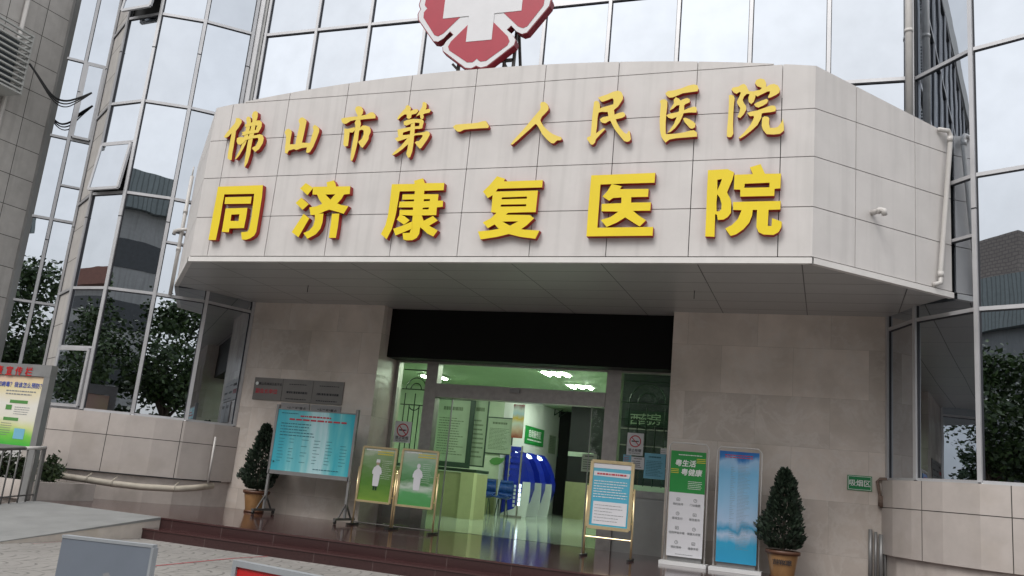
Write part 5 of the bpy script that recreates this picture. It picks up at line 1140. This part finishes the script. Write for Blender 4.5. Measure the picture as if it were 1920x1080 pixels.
# kiosks in a row along the inner wall
def kiosk(x, y, label):
    t = thing('service_kiosk', label, 'kiosk', (x, y, PZ), 'blue self-service kiosks in the lobby'); H = 1.97; z = PZ
    side = [(0, .05), (.45, .05), (.70, .4), (.84, .85), (.84, 1.05), (.76, 1.38), (.62, 1.66), (.47, 1.86), (.38, H), (.06, H), (0, H - .06)]
    m = MB(); m.prism([side], (x, y, z), X3, Z3, Y3 * .55); m.build('body', 'kiosk_blue', t)
    sw = [(.05, 0), (.80, 0), (.86, .4), (.88, .8), (.865, 1.05), (.63, 1.05), (.63, .75), (.56, .45), (.40, .22), (.05, .08), (-.02, .03), (-.02, 0)]
    m = MB(); m.prism([sw], (x, y - .012, z + .003), X3, Z3, Y3 * .05); m.build('white_base', 'kiosk_white', t)
    m = MB(); m.prism([[(.30, H - .02), (.44, H - .08), (.50, 1.80), (.40, 1.78), (.30, 1.84)]], (x, y - .014, z), X3, Z3, Y3 * .10); m.build('lit_head', 'screen', t)
    return t
xk = XK + .05
k0 = kiosk(xk, 25.9, 'blue and white service kiosk, the nearest of three in a row')
dup(k0, (xk + .02, 26.95, PZ), 0, None, 'blue and white service kiosk, the middle of three in a row')
k2 = dup(k0, (xk + .04, 28.0, PZ), 0, None, 'blue and white service kiosk, the farthest of three in a row')
m = MB()
for k in range(6): m.box(xk + .36, xk + .43, 25.884, 25.889, PZ + .28 + k * .115, PZ + .36 + k * .115)
m.build('side_lettering', 'kiosk_white', k0)
# notice boards and signs
notice((916, 783), (957, 852), 'framed yellowish notice on the lobby wall above the chairs', 'board_tone', 'ink_board', 21, y=25.45, rows=16, name='framed_notice', frame='dark_green')
t = notice((822, 748), (872, 868), 'large pale information board with a dark frame left inside the doors', 'board_tone', 'ink_board', 22, y=20.8, rows=15, name='information_board', frame='dark_green', fw=.13)
t = notice((889, 750), (905, 874), 'narrow information panel beside the large one inside the doors', 'board_tone', 'ink_board', 23, y=20.9, rows=9, name='slim_information_board', frame='dark_green')
t = thing('reception_counter', 'olive reception counter below the information boards', 'counter', (aty(850, 920, 21).x, 21, PZ))
x0, x1 = at_box(800, 893, 920, 21.0); m = MB(); m.box(x0 - 1.2, x1, 20.95, 21.7, PZ, 1.42); m.build('front', 'olive', t)
x0, x1 = at_box(864, 888, 920, 20.8); m = MB(); m.box(x0, x1, 20.72, 20.94, PZ, 1.44); m.build('pillar', 'olive_light', t)
m = MB(); x0, x1 = at_box(800, 895, 875, 20.9); m.box(x0 - 1.2, x1, 20.88, 21.75, 1.445, 1.52); m.build('counter_top', 'dark_green', t)
a = aty(931, 864, 25.44)
t = thing('leaf_decal', 'green leaf decal on the lobby wall under the framed notice', 'decal', (a.x, 25.44, a.z)); m = MB(); m.prism([[(-.24, -.02), (-.15, .07), (0, .11), (.16, .09), (.26, .13), (.22, 0), (.10, -.10), (-.06, -.13), (-.18, -.10)]], (a.x, 25.44, a.z), X3, Z3, Y3 * .02); m.build('leaf', 'leaf_green', t)
a, b = aty(964, 758, 25.35), aty(979, 822, 25.35)
t = thing('picture_strip', 'tall narrow picture strip hanging at the wall corner above the kiosks', 'poster', ((a.x + b.x) / 2, 25.35, b.z))
M['print_strip'] = gradient_print('print_strip', [(0, (.30, .05, .02)), (.25, (.55, .40, .28)), (.42, (.55, .60, .55)), (.58, (.60, .40, .03)), (.72, (.40, .55, .65)), (.85, (.55, .60, .60)), (1, (.22, .03, .04))], 1, 0, 1, (2, 4, 1), .25)
m = MB(); m.face([(a.x, 25.34, b.z), (b.x, 25.34, b.z), (b.x, 25.34, a.z), (a.x, 25.34, a.z)], 0, [(0, 0), (1, 0), (1, 1), (0, 1)]); m.box(a.x, b.x, 25.341, 25.36, b.z, a.z, 0, skip=('f',)); m.build('sheet', 'print_strip', t)
xw = XK + .012
a, b, c = atx(986, 797, xw), atx(1020, 809, xw), atx(984, 831, xw)
t = thing('self_service_sign', 'green sign with white lettering on the wall above the kiosks', 'sign', (xw, (a.y + b.y) / 2, c.z))
m = MB(); m.box(xw - .01, xw + .012, a.y, b.y, c.z, a.z); m.build('panel', 'poster_green', t)
m = MB(); m.text('自助服务区', (xw + .014, (a.y + b.y) / 2, c.z + (a.z - c.z) * .62), Y3, Z3, (b.y - a.y) * .135, bold=.03); m.lines((xw + .014, a.y + .12 * (b.y - a.y), c.z + .18 * (a.z - c.z)), Y3, Z3, .76 * (b.y - a.y), .14 * (a.z - c.z), 1, 0, .9, 3, .02); m.build('lettering', 'text_white', t)
for (p, q, lab) in (((1030, 815), (1040, 852), 'pale paper sheet on the wall right of the green sign'), ((1046, 820), (1056, 858), 'pale paper sheet on the wall nearest the dark opening')):
    a, b = atx(*p, xw), atx(*q, xw); t = thing('wall_sheet', lab, 'notice', (xw, a.y, b.z), 'paper sheets on the kiosk wall'); m = MB(); m.box(xw - .005, xw + .008, a.y, b.y, b.z, a.z); m.build('sheet', 'board_tone', t); m = MB(); m.lines((xw + .01, a.y + .1, b.z + .1), Y3, Z3, (b.y - a.y) * .8, (a.z - b.z) * .8, 9, 0, .4, 3); m.build('print', 'dark_green', t)
# brochure rack
yb_ = 25.0; a, b = aty(960, 835, yb_), aty(973, 905, yb_)
t = thing('brochure_rack', 'blue leaflets in a slim rack left of the kiosks', 'rack', ((a.x + b.x) / 2, yb_, PZ)); m = MB()
for k in range(6): z = b.z + (a.z - b.z) * k / 6; m.box(a.x, b.x, yb_ - .05, yb_, z + .03, z + .15)
m.build('leaflets', 'kiosk_blue', t); m = MB(); m.box(a.x - .03, a.x, yb_ - .06, yb_ + .02, PZ, a.z); m.box(b.x, b.x + .03, yb_ - .06, yb_ + .02, PZ, a.z); m.box(a.x - .1, b.x + .1, yb_ - .2, yb_ + .2, PZ + .004, PZ + .05); m.build('rack_frame', 'steel', t)
m = MB(); 
for k in range(5): m.box(b.x + .035, b.x + .10, yb_ - .055, yb_ - .05, PZ + .35 + k * .13, PZ + .45 + k * .13)
m.build('lit_buttons', 'screen', t)
# wall bracket
a = atx(1045, 765, xw); t = thing('wall_bracket', 'small dark triangular bracket high on the kiosk wall', 'bracket', (xw, a.y, a.z - .3)); m = MB()
for y in (a.y - .3, a.y + .3): m.bar((xw, y, a.z + .05), (xw + .5, y, a.z + .05), .03, .03); m.bar((xw, y, a.z - .3), (xw + .5, y, a.z + .05), .03, .03); m.bar((xw + .01, y, a.z - .3), (xw + .01, y, a.z + .05), .03, .03)
m.bar((xw + .5, a.y - .3, a.z + .05), (xw + .5, a.y + .3, a.z + .05), .03, .03); m.build('arms', 'dark_green', t)
# dark opening, pharmacy counter on the right
yp = 19.5
a, b = aty(1142, 770, yp), aty(1260, 770, yp)
t = thing('pharmacy_window', 'dark glazed pharmacy counter reading 西药房 behind the right-hand glass', 'counter', ((a.x + b.x) / 2, yp, PZ))
m = MB(); m.box(a.x, b.x + .5, yp + .1, yp + .16, 1.5, 4.04); m.build('dark_glazing', 'bldg_dark', t)
m = MB(); m.box(a.x, b.x + .5, yp, yp + .5, PZ, 1.3); m.build('counter_front', 'dark_green', t); m = MB(); m.box(a.x, b.x + .5, yp - .05, yp + .6, 1.3, 1.5); m.build('counter_top', 'wall_white', t)
a2, b2 = aty(1172, 768, yp), aty(1250, 802, yp)
m = MB(); m.box(a2.x, b2.x + .3, yp + .04, yp + .08, b2.z, a2.z); m.build('sign_panel', 'sign_dark', t) if 'sign_dark' in M else m.build('sign_panel', 'dark_green', t)
m = MB()
for ch, px in zip('西药房', (1191, 1210, 1229)): p = aty(px, 786, yp); m.text(ch, (p.x, yp + .035, p.z), X3, Z3, .27, bold=.006)
m.build('lettering', 'board_tone', t)
m = MB()
for z in (1.9, 2.35, 2.72): m.box(a.x, b.x + .5, yp + .085, yp + .1, z, z + .025)
m.build('glazing_bars', 'steel', t)
a, b = aty(1067, 830, 29.0), aty(1140, 830, 29.0)
t = thing('dark_doorway', 'black open doorway beyond the kiosks with a pale crossbar', 'doorway', ((a.x + b.x) / 2, 29, PZ)); m = MB(); m.box(a.x, b.x + 1, 29.0, 29.3, 1.5, 4.04); m.build('opening', 'dark_room', t); m = MB(); m.box(a.x, b.x + 1, 28.95, 29.3, PZ, 1.5); m.build('lower_wall', 'olive', t); m = MB(); m.box(a.x, a.x + .9, 28.97, 28.99, 2.35, 2.5); m.build('crossbar', 'board_tone', t)
# wall clock / round mirror over the boards
a = aty(905, 708, 25.42); t = thing('oval_plaque', 'dark oval plaque high on the lobby wall seen over the door beam', 'plaque', (a.x, 25.42, a.z)); m = MB(); m.prism([[(.16 * math.cos(i * math.pi / 12), .42 * math.sin(i * math.pi / 12)) for i in range(24)]], (a.x, 25.42, a.z), X3, Z3, Y3 * .03); m.build('rim', 'dark_green', t); m = MB(); m.prism([[(.12 * math.cos(i * math.pi / 12), .36 * math.sin(i * math.pi / 12)) for i in range(24)]], (a.x, 25.40, a.z), X3, Z3, Y3 * .02); m.build('face', 'wall_green', t)
# ceiling lamps: each a housing with three tubes
def lamp(x, y, label):
    t = thing('ceiling_lamp', label, 'lamp', (x, y, 3.95), 'ceiling lamps in the lobby'); m = MB(); m.box(x - .38, x + .38, y - .34, y + .34, 4.0, 4.045); m.build('housing', 'lamp_house', t)
    for k in (-1, 0, 1): m = MB(); m.box(x + k * .24 - .03, x + k * .24 + .03, y - .31, y + .31, 3.965, 3.998); m.build('tube', 'lamp', t)
    return t
l0 = None
spots = [atz(1042, 703, 3.97), atz(1088, 727, 3.97), atz(1225, 711, 3.97), atz(1245, 737, 3.97)]
spots += [Vector((-10.4, 18.0, 0)), Vector((-10.6, 22.5, 0)), Vector((-6.0, 17.6, 0)), Vector((-7.9, 27.5, 0)), Vector((-4.3, 27.0, 0))]
labs = ['ceiling lamp of three tubes seen over the door beam, nearer one', 'ceiling lamp of three tubes seen just above the door beam, farther one', 'ceiling lamp of three tubes behind the right arched grille, higher one', 'ceiling lamp of three tubes behind the right arched grille, lower one'] + ['ceiling lamp in the lobby hidden behind the door beam'] * 5
for p, lab in zip(spots, labs):
    if l0 is None: l0 = lamp(p.x, p.y, lab)
    else: dup(l0, (p.x, p.y, 3.95), 0, None, lab)

# ================================================================== the street opposite (mirrored in the glazing)
def street_tree(x, y, h, r, seed, label):
    t = thing('street_tree', label, 'tree', (x, y, 0), 'trees along the street opposite'); rnd = random.Random(seed); tr = MB(); tips = []
    tr.tube([(x, y, 0), (x + .1, y, h * .18), (x, y + .1, h * .36)], [.20, .16, .13], 9)
    for b in range(9):
        an = b * 2.4 + rnd.uniform(-.3, .3); el = rnd.uniform(.35, 1.2); L_ = rnd.uniform(.6, 1.0) * r * 1.05
        s = Vector((x, y + .1, h * rnd.uniform(.26, .36))); e = s + Vector((math.cos(an) * math.cos(el) * L_, math.sin(an) * math.cos(el) * L_, math.sin(el) * L_ * 1.25)); mid = s.lerp(e, .5) + Vector((rnd.uniform(-.2, .2), rnd.uniform(-.2, .2), .2))
        tr.tube([s, mid, e], [.085, .05, .02], 6); tips += [mid, e]
    for i in range(38):
        an = rnd.uniform(0, 6.28); q = rnd.random(); zz = h * (.34 + .60 * q); rr = r * math.sin(math.pi * (.18 + .74 * q)) * rnd.uniform(.2, .95); tips.append(Vector((x + rr * math.cos(an), y + rr * math.sin(an), zz)))
    tr.build('trunk', 'bark', t); lf = MB()
    for c in tips:
        cr = rnd.uniform(.55, 1.05) * r * .33
        for i in range(140):
            v = Vector((rnd.gauss(0, 1), rnd.gauss(0, 1), rnd.gauss(0, .75))); v = v.normalized() * cr * rnd.random() ** .4
            p = c + v; d = Vector((rnd.uniform(-1, 1), rnd.uniform(-1, 1), rnd.uniform(-.7, .5))).normalized(); s = d.orthogonal().normalized(); s = s * math.cos(i) + d.cross(s) * math.sin(i); L_ = rnd.uniform(.16, .30); w_ = L_ * .3
            lf.face([p, p + d * L_ * .5 + s * w_, p + d * L_, p + d * L_ * .5 - s * w_])
    lf.build('crown', 'leaf_tree', t); return t
T1 = street_tree(-9.0, -9.5, 8.6, 2.9, 11, 'leafy street tree opposite, mirrored in the left bay'); T2 = street_tree(4.5, -10.2, 8.0, 2.7, 12, 'leafy street tree opposite, mirrored in the right bay')
for k, (x, y, s) in enumerate(((-14, -10.5, 1.12), (-18.4, -8.4, 1.15), (-23, -9.8, 1.1), (-28, -9.0, 1.15), (-33, -9.5, 1.1), (-4.2, -10.4, 1.12), (.3, -9.0, 1.18), (9.3, -9.4, 1.2), (14, -10.4, 1.1), (-38, -7, 1.15), (-43, -3, 1.05), (-20.5, -15.5, 1.3))):
    dup((T1, T2)[k % 2], (x, y, 0), k * 1.3, s, 'leafy street tree opposite, one of a row seen only as reflections', 'trees along the street opposite')
def block(name, label, x0, x1, y0, y1, h, wall, bands, roof=None, roofh=1.5):
    t = thing(name, label, 'building', ((x0 + x1) / 2, (y0 + y1) / 2, 0)); m = MB(); m.box(x0, x1, y0, y1, 0, h, 0, skip=('b',)); m.build('wall', wall, t)
    n = max(1, int((h - 1) / bands)); m = MB()
    for k in range(n):
        z = 1.4 + k * bands
        m.box(x0 - .05, x1 + .05, y0 - .05, y1 + .05, z, z + bands * .5)
    m.build('window_band', 'bldg_dark', t)
    if roof: m = MB(); m.box(x0 - .8, x1 + .8, y0 - .8, y1 + .8, h, h + roofh); m.build('roof', roof, t)
block('street_building', 'long grey banded building with a corrugated roof edge across the street', -16, 16, -46, -33, 17.2, 'bldg_light', 3.9, 'corrugated', 3.2)
block('street_building', 'striped pale tower with a red roof far left across the street', -62, -50, -30, -18, 12.6, 'bldg_light', 1.9, 'bldg_red', 1.3)
block('street_building', 'brick tower rising behind a corrugated shed across the street', -59, -50, -58, -47, 29, 'bldg_brick', 40)
block('street_shed', 'grey corrugated shed with a deep eave across the street', -48, -24, -38, -30, 15.4, 'bldg_grey', 8, 'corrugated', 3.6)
t = thing('hedge', 'long dark hedge along the far pavement, mirrored under the street trees', 'hedge', (-10, -12.4, 0)); rnd = random.Random(5); lf = MB()  # unseen foliage added to fill pale gaps and darken the lower panes
for i in range(15000):
    p = Vector((rnd.uniform(-46, 24), -12.4 + rnd.gauss(0, .35), 3.3 * rnd.random() ** .8 * (.8 + .2 * math.sin(i * .37)))); d = Vector((rnd.uniform(-1, 1), rnd.uniform(-1, 1), rnd.uniform(-.4, .9))).normalized(); s = d.orthogonal().normalized(); s = s * math.cos(i) + d.cross(s) * math.sin(i); L_ = rnd.uniform(.25, .45); w_ = L_ * .32
    lf.face([p, p + d * L_ * .5 + s * w_, p + d * L_, p + d * L_ * .5 - s * w_])
lf.build('foliage', 'leaf_shrub', t)
t = thing('street_wall', 'low pale boundary wall along the far pavement', 'wall', (-10, -13, 0)); m = MB(); m.box(-60, 40, -13.2, -13.0, .0, 1.5); m.build('wall', 'bldg_light', t); m = MB(); m.box(-60, 40, -13.25, -12.95, 1.5, 1.58); m.build('coping', 'bldg_grey', t)
